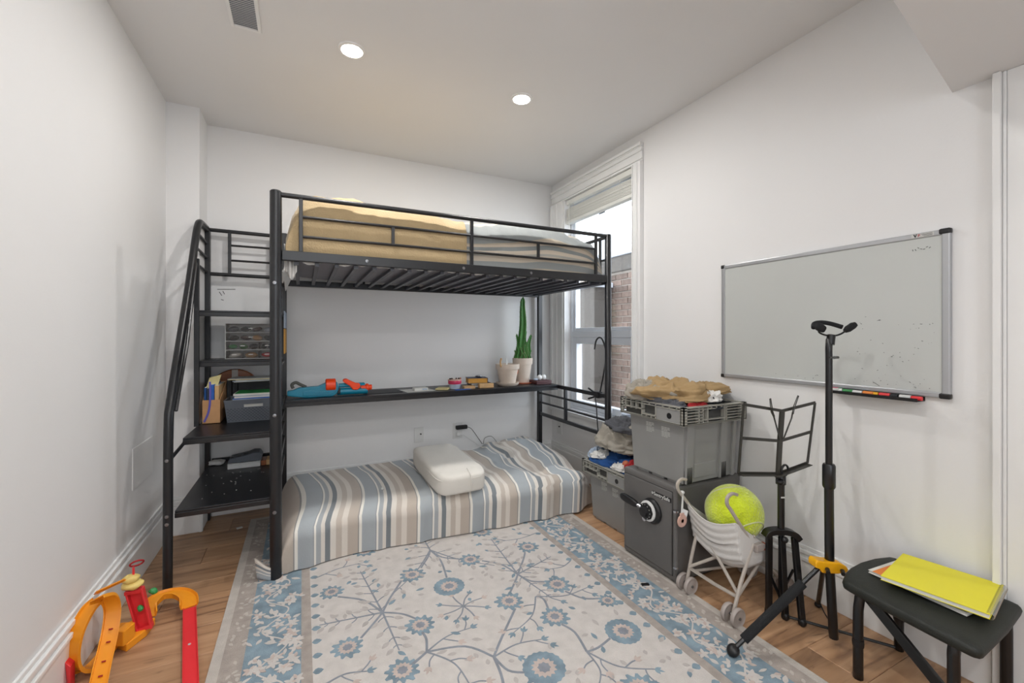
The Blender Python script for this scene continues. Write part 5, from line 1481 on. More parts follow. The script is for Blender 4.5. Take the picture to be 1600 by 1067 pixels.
# ------------------------------------------------------------ whiteboard
wb = thing('whiteboard', 'wall-mounted whiteboard with aluminium frame and black corners', 'whiteboard', (XR-0.01, 1.12, 1.25))
by0_, by1_, bz0, bz1 = 0.670, 1.578, 0.948, 1.545
bx = XR-0.018
MB().box(bx+0.004, XR-0.002, by0_+0.01, by1_-0.01, bz0+0.01, bz1-0.01).build('writing_surface', 'board', wb)
fw_ = 0.020
for a in [(by0_, by0_+fw_*1.15, bz0, bz1), (by1_-fw_, by1_, bz0, bz1), (by0_+fw_*1.15, by1_-fw_, bz0, bz0+fw_), (by0_+fw_*1.15, by1_-fw_, bz1-fw_, bz1)]:
    MB().box(bx-0.001, XR, *a).build('frame_rail', 'alu', wb, bevel=0.004)
for yy, zz in ((by0_, bz0), (by0_, bz1), (by1_, bz0), (by1_, bz1)):
    ya, yb_ = (yy-0.002, yy+0.030) if yy == by0_ else (yy-0.018, yy+0.002)
    za, zb_ = (zz-0.002, zz+0.018) if zz == bz0 else (zz-0.018, zz+0.002)
    MB().box(bx-0.004, XR, ya, yb_, za, zb_).build('corner_cap', 'blackp', wb, bevel=0.005)
m = MB(); rr_ = random.Random(3)
for k in range(70):
    yy, zz = rr_.uniform(.71, .95), rr_.uniform(.975, 1.25) if k < 50 else rr_.uniform(.975, 1.0)
    if k >= 50: yy = rr_.uniform(.71, 1.3)
    s_ = rr_.uniform(.0008, .0024)
    m.obox((bx+0.0035, yy, zz), (0.001, s_*rr_.uniform(1, 3), s_*.8), (rr_.uniform(-40, 40), 0, 0))
for k in range(7):
    m.obox((bx+0.0035, 0.725+k*.008, 1.487+0.004*math.sin(k*2)), (0.001, .006, .002), (k*20-40, 0, 0))
m.bar([(bx+0.0035, 0.895, 0.985), (bx+0.0035, 0.875, 0.972)], 0.001, 0.0015, up=(0, 0, 1))
m.build('marker_speck', 'scuff', wb)['kind'] = 'stuff'
# sticker logo on the top rail
MB().box(bx-0.0018, bx-0.001, 0.712, 0.775, bz1-0.0165, bz1-0.0035).build('sticker', 'print', wb)
Mt = Matrix.Translation((bx-0.0022, 0.764, bz1-0.0105)) @ Matrix(((0,0,-1,0),(-1,0,0,0),(0,1,0,0),(0,0,0,1)))
textmesh('sticker_letter', 'V', 0.015, Mt, 'blackp', wb, 0.0002, 0.0008)
Mt2 = Matrix.Translation((bx-0.0022, 0.7535, bz1-0.0105)) @ Matrix(((0,0,-1,0),(-1,0,0,0),(0,1,0,0),(0,0,0,1)))
textmesh('sticker_letter', 'P', 0.013, Mt2, 'redcloth', wb, 0.0002, 0.0003)
m = MB()
for k in range(3): m.box(bx-0.0022, bx-0.0019, 0.716, 0.748-0.004*k, bz1-0.0075-k*.0035, bz1-0.0062-k*.0035)
m.build('sticker_text', 'scuff', wb)
# pen tray and markers
t = thing('pen_tray', 'black pen tray clipped to the bottom of the whiteboard', 'tray', (XR-0.04, 0.88, 0.945))
ty0, ty1 = 0.742, 1.030
m = MB(); m.box(XR-0.062, XR-0.004, ty0, ty1, 0.930, 0.933); m.box(XR-0.064, XR-0.061, ty0, ty1, 0.930, 0.942); m.box(XR-0.006, XR-0.003, ty0, ty1, 0.930, 0.946)
m.build('tray_body', 'blackp', t)
def marker(lb, y0, y1, body, cap, x=XR-0.045):
    b = thing('marker', lb, 'marker', (x, (y0+y1)/2, 0.934), 'markers in the whiteboard tray')
    MB().lathe([(0.0, 0), (0.0075, 0), (0.0075, y1-y0-0.035), (0.0, y1-y0-0.035)], (x, y0, 0.942), 12, 'y').build('barrel', body, b, smooth=True)
    MB().lathe([(0.0, 0), (0.0085, 0), (0.0082, 0.033), (0.0, 0.036)], (x, y1-0.034, 0.942), 12, 'y').build('cap', cap, b, smooth=True)
marker('orange marker with red end, nearest the right end of the tray', 0.735, 0.80, 'trackr', 'whitep')
marker('red and black marker in the tray beside the orange one', 0.805, 0.862, 'binder', 'trackr')
marker('yellow-orange marker near the middle of the tray', 0.865, 0.915, 'yellowp', 'orange')
marker('white marker with green cap in the middle of the tray', 0.918, 0.985, 'whitep', 'trackgreen')
marker('white marker lying at the left of the tray', 0.988, 1.035, 'whitep', 'print', XR-0.043)
marker('green and crimson marker at the left end of the tray', 1.003, 1.05, 'trackgreen', 'pinkred', XR-0.022)

# ------------------------------------------------------------ guitar stand
t = thing('guitar_stand', 'tall black guitar stand with yoke head, yellow hub and foam leg', 'stand', (1.79, 0.93, 0))
gx, gy = 1.795, 0.93
MB().tube([(gx+0.012, gy-0.008, 0.025), (gx, gy, 0.30), (gx-0.004, gy, 0.60)], 0.0155, 14).build('lower_pole', 'blackm', t, smooth=True)
MB().tube(smoothp([(gx-0.004, gy, 0.58), (gx-0.004, gy, 0.9), (gx-0.004, gy, 1.07), (gx-0.005, gy, 1.12), (gx+0.006, gy+.004, 1.155)]), 0.0115, 14).build('upper_pole', 'blackm', t, smooth=True)
MB().lathe([(0.0, 0), (0.018, 0), (0.0215, 0.008), (0.0215, 0.085), (0.018, 0.092), (0, 0.092)], (gx-0.004, gy, 0.592), 20).build('height_clutch', 'blackm', t, smooth=True)
m = MB().tube([(gx-0.025, gy-.012, 1.087), (gx+0.055, gy+.0, 1.085)], 0.0035, 8); m.tube([(gx+0.030, gy, 1.0855), (gx+0.056, gy, 1.085)], 0.0055, 8)
m.build('locking_pin', 'blackm', t, smooth=True)
MB().tube([(gx+0.004, gy, 1.135), (gx+0.012, gy, 1.172)], 0.014, 12).build('head_socket', 'blackp', t, smooth=True)
rx, ry = math.cos(R(-26)), math.sin(R(-26))   # across the view
def yk(u, w, z): return (gx+0.010+rx*u - ry*w*0 + 0.44*w, gy+ry*u+0.9*w, z)
MB().tube(smoothp([yk(-0.048, 0.0, 1.186), yk(-0.04, 0, 1.178), yk(-0.015, 0, 1.170), yk(0.02, 0, 1.170), yk(0.045, 0, 1.180), yk(0.058, 0, 1.192)]), 0.0035, 8).build('yoke_wire', 'blackp', t, smooth='all')
MB().tube(smoothp([yk(-0.045, 0.03, 1.200), yk(-0.028, 0.05, 1.216), yk(0.005, 0.058, 1.221), yk(0.035, 0.05, 1.216), yk(0.058, 0.02, 1.202)]), 0.0085, 10).build('yoke_bar', 'foam', t, smooth='all')
MB().tube([yk(-0.066, -0.015, 1.208), yk(-0.055, -0.012, 1.203), yk(-0.040, -0.008, 1.195), yk(-0.032, 0, 1.187)], 0.013, 12, scale=[.95, 1.2, 1.15, .6]).build('yoke_pad', 'foam', t, smooth='all')
MB().tube([yk(0.052, 0, 1.186), yk(0.062, -0.002, 1.194), yk(0.078, -0.006, 1.207), yk(0.088, -.008, 1.213)], 0.011, 12, scale=[.7, 1.2, 1.2, .8]).build('yoke_pad', 'foam', t, smooth='all')
hub = [(-0.062, 0.318), (-0.055, 0.328), (-0.02, 0.322), (0.03, 0.318), (0.055, 0.305), (0.062, 0.292), (0.055, 0.282), (0.02, 0.277), (-0.035, 0.280), (-0.045, 0.295), (-0.062, 0.300)]
MB().extr([(gx+rx*u-0.016, gy+ry*u-0.018, z) for u, z in hub], (0.018, 0.038, 0)).build('hub', 'yellowp', t, bevel=0.004)
for u, z in ((-0.02, 0.298), (0.036, 0.292)):
    MB().tube([(gx+rx*u-0.018, gy+ry*u-0.02, z), (gx+rx*u-0.035, gy+ry*u-0.032, z-0.004)], 0.0075, 10).build('hub_knob', 'blackp', t, smooth=True)
ft = Vector((1.405, 1.045, 0.028)); tp = Vector((gx-0.045, gy+0.012, 0.296))
dv = (tp-ft)
MB().tube([ft+dv*0.02, tp], 0.008, 10).build('front_leg', 'blackm', t, smooth=True)
MB().tube([ft+dv*0.12, ft+dv*0.80], 0.0165, 14).build('foam_sleeve', 'foam', t, smooth=True)
MB().ell(ft-Vector((0, 0, 0.002)), (0.024, 0.022, 0.017), 16, 12, rot=(0, -30, 15)).build('rubber_foot', 'blackp', t, smooth='all')
MB().tube([(gx-0.01, gy+0.015, 0.29), (1.99, 1.075, 0.02)], 0.009, 10).build('rear_leg', 'blackm', t, smooth=True)
MB().ell((1.992, 1.077, 0.012), (0.014, 0.014, 0.012), 12, 8).build('rubber_foot', 'blackp', t, smooth='all')
MB().tube(smoothp([(1.965, 1.06, 0.05), (1.93, 1.02, 0.03), (1.87, 0.955, 0.022), (gx+.01, gy-.0, 0.045)]), 0.0025, 6).build('safety_cable', 'blackm', t, smooth='all')
MB().tube([(1.782, 1.10, 0.014), (1.974, 0.803, 0.014)], 0.0055, 8).build('brace_bar', 'blackm', t, smooth=True)

# ------------------------------------------------------------ music stand
t = thing('music_stand', 'black folding music stand with open frame desk and tripod base', 'music stand', (1.79, 1.11, 0))
mx_, my_ = 1.790, 1.11
MB().lathe([(0.0, 0), (0.0135, 0), (0.0135, 0.26), (0.0, 0.26)], (mx_, my_, 0.34), 16).build('pole', 'blackm', t, smooth=True)
MB().lathe([(0.0, 0), (0.0105, 0), (0.0105, 0.30), (0.0, 0.30)], (mx_, my_, 0.05), 16).build('lower_pole', 'blackm', t, smooth=True)
MB().lathe([(0.0, 0), (0.019, 0), (0.019, 0.042), (0.0165, 0.046), (0, 0.046)], (mx_-0.002, my_, 0.552), 18).build('top_collar', 'blackp', t, smooth=True)
MB().ell((mx_-0.024, my_-0.012, 0.568), (0.018, 0.015, 0.012), 14, 10).build('tilt_knob', 'blackp', t, smooth='all')
MB().ell((mx_-0.016, my_-0.004, 0.60), (0.014, 0.012, 0.014), 14, 10).build('tilt_knob', 'blackp', t, smooth='all')
m = MB(); z_ = 0.497
MB().obox((mx_-0.006, my_-0.0125, 0.50), (0.018, 0.001, 0.006), (0, 0, -26)).build('pole_mark', 'print', t)
hubpts = []
m = MB(); m.bar(smoothp([(mx_-0.058, my_+0.028, 0.332), (mx_-0.045, my_+0.022, 0.352), (mx_, my_, 0.357), (mx_+0.045, my_-0.022, 0.345), (mx_+0.064, my_-0.031, 0.322)]), 0.038, 0.022, up=(0, 0, 1))
m.build('tripod_hub', 'blackp', t, bevel=0.004)
MB().ell((mx_-0.010, my_-0.022, 0.330), (0.014, 0.012, 0.013), 14, 10).build('hub_knob', 'blackp', t, smooth='all')
for a, b in (((mx_-0.045, my_+0.022, 0.335), (1.752, 1.138, 0.012)), ((mx_-0.005, my_-0.006, 0.335), (1.783, 1.088, 0.012)), ((mx_+0.05, my_-0.024, 0.33), (1.806, 1.035, 0.012))):
    a = Vector(a); b = Vector(b)
    lg = MB().bar([a, b], 0.025, 0.016, up=(0.3, 0.9, 0)).build('leg', 'blackm', t, bevel=0.003)
    MB().ell(b+Vector((0, 0, 0.004)), (0.014, 0.014, 0.015), 12, 8, p=3).build('rubber_foot', 'blackp', lg, smooth='all')
MB().bar([(mx_-0.040, my_+0.02, 0.17), (mx_, my_, 0.07)], 0.009, 0.007, up=(0, 1, 0)).build('strut', 'blackm', t)
MB().bar([(mx_+0.036, my_-0.028, 0.20), (mx_, my_, 0.09)], 0.009, 0.007, up=(0, 1, 0)).build('strut', 'blackm', t)
# desk frame (plane Y ~ 1.09, opened like a shallow V)
def q(px_, z): return Vector(px_+(z,))
LT, LB = (1.562, 1.115), (1.548, 1.120)
P = {'lt': (1.568, 1.12, 0.897), 'lb': (1.540, 1.122, 0.626), 'mt': (1.781, 1.10, 0.858), 'mb': (1.758, 1.102, 0.600), 'rt': (1.985, 1.085, 0.880), 'rb': (1.935, 1.088, 0.625),
     'lm': (1.556, 1.121, 0.765), 'mm': (1.768, 1.101, 0.735), 'rm': (1.962, 1.087, 0.757)}
def fb(a, b, w=0.013, d_=0.004, name='desk_bar'): return MB().bar([P[a] if isinstance(a, str) else a, P[b] if isinstance(b, str) else b], d_, w, up=(0.02, 0.0, 1.0) if name != 'upr' else (1, 0, 0))
for a, b in (('lt', 'mt'), ('mt', 'rt'), ('lm', 'mm'), ('mm', 'rm')):
    MB().bar([P[a], P[b]], 0.004, 0.012, up=(0, 0, 1)).build('desk_bar', 'olive', t)
for a, b in (('lt', 'lb'), ('rt', 'rb')):
    MB().bar([P[a], P[b]], 0.004, 0.011, up=(1, -0.1, 0)).build('desk_bar', 'olive', t)
MB().bar([P['mt'], P['mm'], P['mb'], (1.756, 1.105, 0.585)], 0.008, 0.026, up=(1, -0.1, 0)).build('desk_spine', 'olive', t, bevel=0.002)
for a, b in (('lb', 'mb'), ('mb', 'rb')):
    A_, B_ = Vector(P[a]), Vector(P[b])
    m = MB().bar([A_, B_], 0.003, 0.016, up=(0, 0, 1))
    off = Vector((-0.015, -0.035, -0.004))
    m.bar([A_+off*0.35, B_+off*0.35], 0.024, 0.003, up=(0, 0, 1))
    m.build('desk_lip', 'olive', t)
for a, b in (('lt', 'lb'), ('rt', 'rb'), ):
    pass
MB().tube(arc((mx_+0.002, my_-0.014, 0.612), 0.022, 0, 345, 20, 'xz'), 0.0045, 8, closed=True).build('tilt_ring', 'blackp', t, smooth='all')
# page clips
MB().bar([(1.758, 1.094, 0.742), (1.725, 1.098, 0.835), (1.712, 1.099, 0.865)], 0.003, 0.006, up=(1, 0, 0)).build('page_arm', 'olive', t)
m = MB()
m.tube([(1.722, 1.097, 0.836), (1.707, 1.099, 0.86), (1.700, 1.10, 0.913), (1.706, 1.10, 0.914), (1.716, 1.098, 0.862), (1.726, 1.097, 0.840)], 0.002, 6); m.build('page_clip', 'olive', t, smooth=True)
MB().bar([(1.776, 1.092, 0.742), (1.825, 1.088, 0.828), (1.832, 1.088, 0.850)], 0.003, 0.006, up=(1, 0, 0)).build('page_arm', 'olive', t)
m = MB()
m.tube([(1.828, 1.087, 0.842), (1.833, 1.087, 0.87), (1.862, 1.085, 0.918), (1.868, 1.085, 0.916), (1.842, 1.087, 0.865), (1.834, 1.087, 0.842)], 0.002, 6); m.build('page_clip', 'olive', t, smooth=True)

# ------------------------------------------------------------ stool
t = thing('folding_stool', 'low black padded stool with folding metal legs by the door', 'stool', (1.83, 0.67, 0))
zs_ = 0.328
sc_ = [(1.668, 0.815), (1.672, 0.824), (1.682, 0.832), (1.735, 0.850), (1.79, 0.860), (1.87, 0.864), (1.95, 0.856), (2.015, 0.838), (2.022, 0.828), (2.026, 0.52),
       (2.022, 0.508), (2.008, 0.498), (1.85, 0.484), (1.645, 0.476), (1.632, 0.479), (1.625, 0.488), (1.632, 0.57), (1.648, 0.70)]
def seat_mesh():
    m = MB(); n = len(sc_); P_ = [Vector((a, b, 0)) for a, b in sc_]
    cx_ = sum(p.x for p in P_)/len(P_); cy_ = sum(p.y for p in P_)/len(P_)
    lv = [(0.93, -0.034), (0.985, -0.028), (1.0, -0.014), (0.985, -0.004), (0.95, 0.0), (0.8, 0.003), (0.4, 0.005)]
    vs = []; k = len(P_)
    for s_, dz in lv:
        for p in P_: vs.append((cx_+(p.x-cx_)*s_, cy_+(p.y-cy_)*s_, zs_+dz))
    fs = []
    for j in range(len(lv)-1):
        for i in range(k): fs.append((j*k+i, j*k+(i+1) % k, (j+1)*k+(i+1) % k, (j+1)*k+i))
    fs.append(tuple(range(k))[::-1]); fs.append(tuple((len(lv)-1)*k+i for i in range(k)))
    return m.add(vs, fs)
seat_mesh().build('seat', 'stool', t, smooth='all')
def leg(name, pts, w=0.024):
    P_ = smoothp(pts, 5)
    return MB().tube(P_, w*0.62, 10).build(name, 'blackm', t, smooth='all')
zl = zs_-0.036
l1 = leg('leg', [(1.705, 0.795, 0.0), (1.705, 0.795, 0.20), (1.707, 0.793, 0.255), (1.725, 0.792, zl), (1.80, 0.79, zl)])
MB().lathe([(0.0165, 0), (0.0175, 0.012), (0.0165, 0.024)], (1.705, 0.795, 0.11), 14).build('leg_collar', 'blackp', l1, smooth=True)
l2 = leg('leg', [(1.995, 0.80, 0.0), (1.995, 0.80, 0.20), (1.993, 0.80, 0.255), (1.975, 0.80, zl), (1.80, 0.79, zl)])
MB().lathe([(0.0165, 0), (0.0175, 0.012), (0.0165, 0.024)], (1.995, 0.80, 0.11), 14).build('leg_collar', 'blackp', l2, smooth=True)
l3 = leg('leg', [(1.672, 0.545, 0.0), (1.672, 0.545, 0.22), (1.674, 0.545, 0.27), (1.70, 0.545, zl), (1.83, 0.545, zl)])
l4 = leg('leg', [(2.0, 0.53, 0.0), (2.0, 0.53, 0.20), (1.998, 0.53, 0.255), (1.98, 0.53, zl), (1.83, 0.545, zl)])
MB().bar([(1.730, 0.785, zl-0.006), (1.735, 0.50, 0.02)], 0.014, 0.034, up=(0, 0, 1)).build('diagonal_brace', 'blackm', t, bevel=0.003)
# notebooks
def nb(name, lb, c, d, rot, z, cover, thick, group=None, spiral=False, band=None):
    t = thing(name, lb, 'notebook', (c[0], c[1], z), group)
    MB().obox((c[0], c[1], z+0.0008), (d[0], d[1], 0.0014), (0, 0, rot)).build('back_cover', 'paper' if cover != 'notey' else 'notey', t)
    MB().obox((c[0], c[1], z+thick/2), (d[0]-0.004, d[1]-0.004, thick-0.003), (0, 0, rot)).build('pages', 'paper', t)
    MB().obox((c[0], c[1], z+thick-0.0007), (d[0], d[1], 0.0014), (0, 0, rot)).build('front_cover', cover, t)
    ca, sa = math.cos(R(rot)), math.sin(R(rot))
    if band:
        MB().obox((c[0]-0.0*ca-(band)*sa*0+(-sa)*band, c[1]+ca*band, z+thick+0.0003), (d[0]*0.998, 0.055, 0.0005), (0, 0, rot)).build('cover_band', 'orange', t)
    if spiral:
        m = MB()
        for k in range(28):
            u = -d[0]/2+0.008+k*(d[0]-0.016)/27; v_ = -d[1]/2+0.001
            m.tube(arc((c[0]+u*ca-v_*sa, c[1]+u*sa+v_*ca, z+thick/2), thick/2+0.003, 0, 300, 8, 'yz'), 0.0007, 4)
        m.build('wire_spiral', 'chrome', t)['kind'] = 'stuff'
    return t
nb('notebook', 'white notebook with orange band under the yellow one, on the stool', (1.885, 0.668), (0.215, 0.255), -4, 0.3365, 'paper', 0.010, band=0.088)
nb('notebook', 'thin white pad between the orange-banded and yellow notebooks', (1.905, 0.645), (0.22, 0.235), 5, 0.3475, 'paper', 0.007)
nb('notebook', 'bright yellow spiral notebook topmost on the stool', (1.876, 0.642), (0.255, 0.245), 9, 0.3555, 'notey', 0.014, spiral=True)

# ------------------------------------------------------------ doll stroller
t = thing('doll_stroller', 'pale beige toy umbrella stroller with mesh seat holding the ball', 'toy stroller', (1.7, 1.29, 0))
def wheelset(x, y, par):
    for dy in (-0.022, 0.022):
        w = MB().lathe([(0.0, -0.008), (0.014, -0.008), (0.020, -0.006), (0.031, -0.006), (0.035, -0.009), (0.038, -0.005), (0.038, 0.005), (0.035, 0.009), (0.031, 0.006), (0.020, 0.006), (0.014, 0.008), (0, 0.008)], (x, y+dy, 0.039), 24, 'y').build('wheel', 'strw', par, smooth=True)
        MB().lathe([(0.0, 0), (0.006, 0), (0.006, -0.004), (0, -0.004)], (x, y+dy-0.008, 0.039), 10, 'y').build('hub_cap', 'safe', w)
    MB().tube([(x, y-0.03, 0.039), (x, y+0.03, 0.039)], 0.004, 8).build('axle', 'strl', par)
rw = [(1.575, 1.405), (1.565, 1.165)]
for x, y in rw: wheelset(x, y, t)
fwh = [(1.955, 1.375), (1.965, 1.21)]
for x, y in fwh: wheelset(x, y, t)
JA, JB = (1.735, 1.385, 0.26), (1.705, 1.165, 0.275)
# rear legs: wheel -> joint
MB().tube([(1.575, 1.405, 0.045), (1.60, 1.40, 0.16), (1.64, 1.395, 0.30)], 0.0075, 8).build('rear_leg', 'strl', t, smooth=True)
MB().tube([(1.568, 1.165, 0.045), (1.615, 1.165, 0.16), (1.69, 1.165, 0.30)], 0.0075, 8).build('rear_leg', 'strl', t, smooth=True)
# main tubes: handle -> front wheel
MB().tube([(1.545, 1.42, 0.455), (1.62, 1.41, 0.365), (1.78, 1.395, 0.20), (1.955, 1.375, 0.05)], 0.0075, 8).build('main_tube', 'strl', t, smooth=True)
MB().tube([(1.545, 1.165, 0.475), (1.62, 1.165, 0.38), (1.78, 1.185, 0.20), (1.965, 1.21, 0.05)], 0.0075, 8).build('main_tube', 'strl', t, smooth=True)
# handles
MB().bar(smoothp([(1.558, 1.418, 0.440), (1.535, 1.42, 0.470), (1.535, 1.42, 0.498), (1.560, 1.42, 0.512), (1.590, 1.42, 0.505)]), 0.012, 0.012, up=(0, 1, 0)).build('handle', 'strl', t, bevel=0.003)
MB().bar(smoothp([(1.560, 1.165, 0.458), (1.532, 1.165, 0.490), (1.532, 1.165, 0.518), (1.560, 1.165, 0.530), (1.592, 1.165, 0.520)]), 0.012, 0.012, up=(0, 1, 0)).build('handle', 'strw', t, bevel=0.003)
# cross braces (scissor)
MB().tube([(1.585, 1.40, 0.115), (1.66, 1.28, 0.21), (1.70, 1.165, 0.33)], 0.007, 8).build('cross_brace', 'strl', t, smooth=True)
MB().tube([(1.60, 1.41, 0.37), (1.62, 1.30, 0.23), (1.62, 1.185, 0.10)], 0.007, 8).build('cross_brace', 'strl', t, smooth=True)
MB().bar([(1.585, 1.395, 0.110), (1.60, 1.28, 0.095), (1.605, 1.18, 0.095)], 0.018, 0.005, up=(0, 0, 1)).build('rear_strap', 'strl', t)
MB().tube([(1.62, 1.18, 0.095), (1.78, 1.19, 0.20)], 0.0065, 8).build('side_brace', 'strl', t, smooth=True)
MB().tube([(1.94, 1.36, 0.09), (1.95, 1.22, 0.09)], 0.0065, 8).build('front_bar', 'strl', t, smooth=True)
MB().tube([(1.60, 1.385, 0.10), (1.95, 1.30, 0.095)], 0.006, 8).build('cross_brace', 'strl', t, smooth=True)
MB().box(1.69, 1.735, 1.145, 1.175, 0.268, 0.300).build('hinge_block', 'strw', t, bevel=0.004)
# seat sling
def seatfn(u, v):
    # v: 0 back top -> 1 seat front;   u: across (y)
    y = 1.412-(1.412-1.168)*u
    K = [(0.0, 1.585, 0.405), (0.25, 1.605, 0.33), (0.5, 1.625, 0.245), (0.68, 1.665, 0.205), (0.85, 1.735, 0.205), (1.0, 1.815, 0.225)]
    for (a, xa, za), (b, xb, zb_) in zip(K, K[1:]):
        if v <= b+1e-6: s_ = (v-a)/(b-a); x = xa+(xb-xa)*s_; z = za+(zb_-za)*s_; break
    sag = math.sin(math.pi*u)
    x -= 0.020*sag*(1-v)*0.6; z -= 0.045*sag*(0.4+0.6*v)
    if v < 0.3: z -= 0.02*sag
    x += 0.002*math.sin(v*60)
    return (x, y, z)
heap_surface(0,0,0,0, 24, 60, seatfn).build('seat_sling', 'strc', t, smooth='all', solid=0.003)
for ys, s_ in ((1.412, 1), (1.168, -1)):
    def sf(u, v, ys=ys, s_=s_):
        p = seatfn(0 if s_ > 0 else 1, v); e = (1.60+0.22*v, ys, 0.395-0.15*v)
        return (p[0]+(e[0]-p[0])*u, ys+0.004*s_*math.sin(u*3), p[2]+(e[2]-p[2])*u)
    heap_surface(0,0,0,0, 8, 30, sf).build('side_cloth', 'strc', t, smooth='all', solid=0.003)
MB().obox((1.575, 1.418, 0.355), (0.004, 0.03, 0.03), (0, 20, 0)).build('care_label', 'whitep', t)
# pacifier tag hanging from the handle
t = thing('pink_tag', 'round pink tag on a cord hanging from the stroller handle', 'tag', (1.54, 1.42, 0.34))
MB().lathe([(0.008, -0.003), (0.027, -0.003), (0.029, 0.0), (0.027, 0.003), (0.008, 0.003), (0.008, -0.003)], (1.545, 1.405, 0.330), 24, 'y').build('disc', 'pink', t, smooth=True)
MB().box(1.532, 1.556, 1.401, 1.409, 0.354, 0.366).build('tab', 'pink', t, bevel=0.003)
for dx in (-0.004, 0.004): MB().tube([(1.544+dx, 1.405, 0.364), (1.560+dx*0.4, 1.414, 0.450)], 0.0022, 6).build('cord', 'whitep', t)
MB().ell((1.560, 1.418, 0.452), (0.010, 0.011, 0.008), 12, 8).build('knot', 'whitep', t, smooth='all')
# tennis ball
bc = (1.725, 1.278, 0.385); br = 0.118
t = thing('giant_tennis_ball', 'oversized fluorescent yellow tennis ball sitting in the stroller', 'ball', (bc[0], bc[1], bc[2]-br))
MB().ell(bc, (br, br, br), 48, 30, disp=lambda q: q*(1+0.004*noise.noise(q*60))).build('felt', 'ball', t, smooth='all')
sm = []
for i in range(90):
    a = 2*math.pi*i/90
    p = Vector((math.cos(a)+0.35*math.cos(3*a)*0.6, math.sin(a)-0.35*math.sin(3*a)*0.6, 0.95*math.sin(2*a))).normalized()
    p = Matrix.Rotation(R(50), 3, 'X') @ Matrix.Rotation(R(35), 3, 'Z') @ p
    sm.append(Vector(bc)+p*(br+0.0005))
MB().tube(sm, 0.003, 6, closed=True).build('seam', 'seam', t, smooth='all')
o = garment('small brown doll cushion under the ball in the stroller', (1.765, 1.20, 0.248), (0.045, 0.035, 0.022), 'terra', 51, 0, .4, 32, 20, 'doll_cushion')
o['category'] = 'cushion'

# ------------------------------------------------------------ toy race track
t = thing('toy_race_track', 'orange and red plastic toy race track with loop by left wall', 'toy', (-0.6, 2.0, 0))
def channel(path, w, h, th=0.0025, up=None, mt='tracko', name='track_piece'):
    pr = [(-w/2, 0), (w/2, 0), (w/2, h), (w/2-th, h), (w/2-th, th), (-w/2+th, th), (-w/2+th, h), (-w/2, h)]
    m = MB().sweep(path, pr, up=up)
    return m.build(name, mt, t)
# banked U-turn, far right
cpts = smoothp([(-0.565, 2.195, 0.030), (-0.575, 2.245, 0.045), (-0.545, 2.30, 0.055), (-0.485, 2.30, 0.052), (-0.440, 2.255, 0.045), (-0.425, 2.20, 0.035)], 8)
pr = [(-0.026, -0.003), (0.030, -0.003), (0.034, 0.020), (0.030, 0.021), (0.026, 0.002), (-0.024, 0.002), (-0.028, 0.012), (-0.031, 0.010)]
MB().sweep(cpts, pr, up=(0, 0, 1)).build('curve_piece', 'tracko', t, smooth=True)
o = channel([(-0.425, 2.20, 0.028), (-0.395, 2.05, 0.016), (-0.335, 1.75, 0.010), (-0.30, 1.57, 0.006)], 0.045, 0.011, up=(0, 0, 1), mt='trackr', name='red_straight')
MB().lathe([(0.0, 0), (0.005, 0), (0.005, 0.002), (0, 0.0025)], (-0.380, 1.965, 0.0165), 10).build('rivet', 'print', o)
# loop
lp = smoothp([(-0.560, 1.66, 0.012), (-0.585, 1.78, 0.022), (-0.605, 1.90, 0.055), (-0.612, 1.985, 0.115), (-0.615, 2.02, 0.185), (-0.622, 2.0, 0.240), (-0.638, 1.95, 0.265)], 7)
MB().sweep(lp, [(-0.022, -0.002), (0.022, -0.002), (0.024, 0.010), (0.021, 0.010), (0.020, 0.001), (-0.020, 0.001), (-0.021, 0.010), (-0.024, 0.010)]).build('loop_track', 'tracko', t, smooth=True)
for q_ in (12, 15, 19, 22):
    c_ = lp[q_]; MB().obox((c_.x+0.001, c_.y-0.004, c_.z+0.004), (0.011, 0.004, 0.004), (55, 0, 0)).build('slot', 'redcloth', t)
lp2 = smoothp([(-0.652, 2.02, 0.225), (-0.668, 1.985, 0.215), (-0.682, 1.94, 0.170), (-0.688, 1.925, 0.110), (-0.685, 1.935, 0.055), (-0.672, 1.965, 0.022), (-0.655, 2.01, 0.015), (-0.635, 2.08, 0.030), (-0.612, 2.15, 0.055)], 7)
MB().sweep(lp2, [(-0.022, -0.002), (0.022, -0.002), (0.024, 0.010), (0.021, 0.010), (0.020, 0.001), (-0.020, 0.001), (-0.021, 0.010), (-0.024, 0.010)], up=(-1, 0.0, 0.05) if False else None).build('loop_track', 'tracko', t, smooth=True)
MB().extr([(-0.680, 2.05, 0.232), (-0.665, 2.02, 0.255), (-0.595, 2.045, 0.270), (-0.590, 2.06, 0.258), (-0.662, 2.04, 0.240)], (0, 0.012, 0)).build('loop_bracket', 'tracko', t, bevel=0.003)
MB().extr([(-0.70, 1.95, 0.0), (-0.685, 1.93, 0.0), (-0.683, 1.928, 0.085), (-0.700, 1.935, 0.10), (-0.706, 1.95, 0.08)], (0.0, -0.035, 0)).build('red_support', 'trackr', t, bevel=0.002)
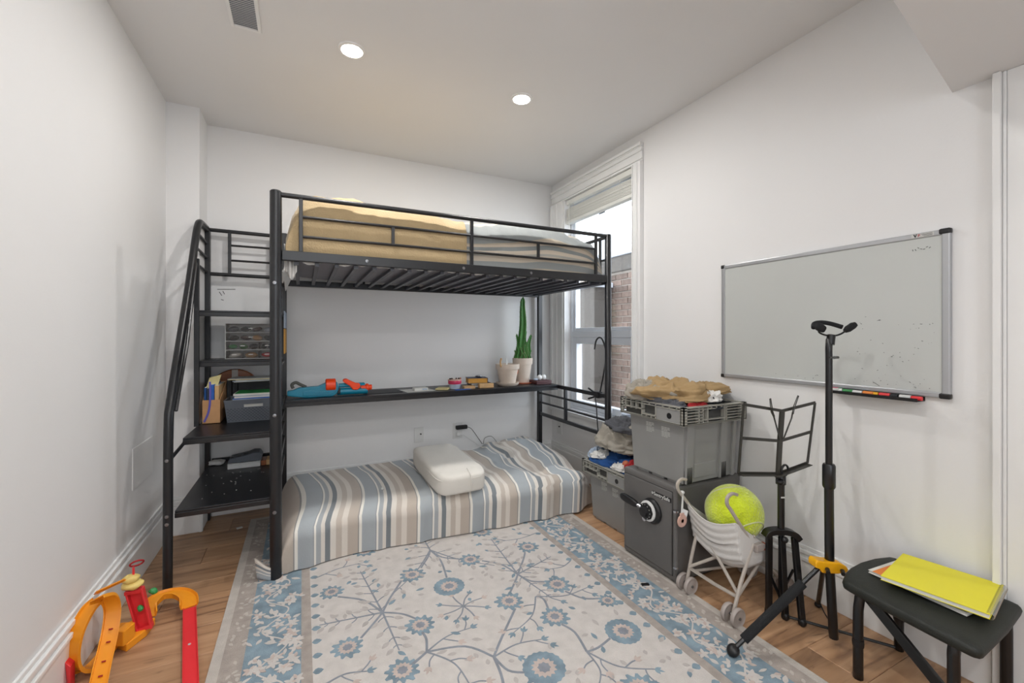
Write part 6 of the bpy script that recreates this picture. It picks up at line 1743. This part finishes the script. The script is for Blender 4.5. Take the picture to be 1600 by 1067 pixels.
# base and tower
MB().prism([(-0.640, 2.10), (-0.585, 2.045), (-0.545, 2.12), (-0.535, 2.19), (-0.60, 2.22), (-0.655, 2.18)], 0.0, 0.03).build('base', 'tracko', t, bevel=0.004)
MB().prism([(-0.618, 2.05), (-0.590, 2.035), (-0.570, 2.085), (-0.60, 2.10)], 0.028, 0.085).build('base_step', 'tracko', t, bevel=0.004)
tw = MB()
A0 = Vector((-0.552, 2.13, 0.025)); A1 = Vector((-0.588, 2.14, 0.185))
for dy in (-0.002,):
    pass
for s_ in (-1, 1):
    tw.bar([A0+Vector((0.021*s_, 0, 0)), A1+Vector((0.024*s_, 0, 0))], 0.030, 0.007, up=(1, 0, 0))
tw.bar([A0+Vector((0, 0, 0.0)), A0+Vector((0, 0, 0.0))+Vector((-0.003, 0, 0.014))], 0.028, 0.05, up=(1, 0, 0))
tw.bar([A1+Vector((0, 0, -0.014)), A1], 0.030, 0.055, up=(1, 0, 0))
tw.bar([A0+Vector((0, 0.010, 0)), A1+Vector((0, 0.010, 0))], 0.006, 0.04, up=(1, 0, 0))
tw.build('tower', 'trackr', t, bevel=0.002)
MB().ell((-0.592, 2.135, 0.205), (0.034, 0.028, 0.017), 20, 12, disp=lambda q: q*(1+0.2*noise.noise(q*60))).build('tower_cap', 'trackcream', t, smooth='all')
MB().ell((-0.597, 2.13, 0.232), (0.026, 0.022, 0.016), 20, 12, disp=lambda q: q*(1+0.25*noise.noise(q*60+Vector((4, 0, 0))))).build('tower_cap', 'trackcream', t, smooth='all')
MB().tube([(-0.588, 2.13, 0.245), (-0.588, 2.13, 0.272)], 0.004, 8).build('ring_stem', 'trackr', t)
MB().tube([(p[0], p[1], p[2]) for p in [(-0.578+0.021*math.cos(a*math.pi/10), 2.13-0.012*math.sin(a*math.pi/10), 0.287+0.013*math.sin(a*math.pi/10)+0.005*math.cos(a*math.pi/10)) for a in range(20)]], 0.0032, 6, closed=True).build('target_ring', 'redcloth', t, smooth='all')
for c_, r_ in (((-0.535, 2.165, 0.150), (0.016, 0.012, 0.012)), ((-0.565, 2.12, 0.115), (0.010, 0.010, 0.012))):
    MB().ell(c_, r_, 10, 7, disp=lambda q: q*(1+0.4*noise.noise(q*90))).build('green_figure', 'trackgreen', t)
for k, z in enumerate((0.150, 0.120, 0.085, 0.055)):
    pass
o = thing('yellow_toy_wheels', 'pair of small yellow toy wheels at the lower left by the wall', 'toy', (-0.69, 1.87, 0))
for k, (x, y) in enumerate(((-0.672, 1.885), (-0.642, 1.875))):
    MB().lathe([(0.0, 0), (0.010, 0), (0.011, 0.004), (0.010, 0.010), (0, 0.010)], (x, y, 0.0), 14).build('wheel', 'yellowp', o, smooth=True)
MB().tube([(-0.672, 1.885, 0.006), (-0.642, 1.875, 0.006)], 0.003, 6).build('axle', 'yellowp', o)
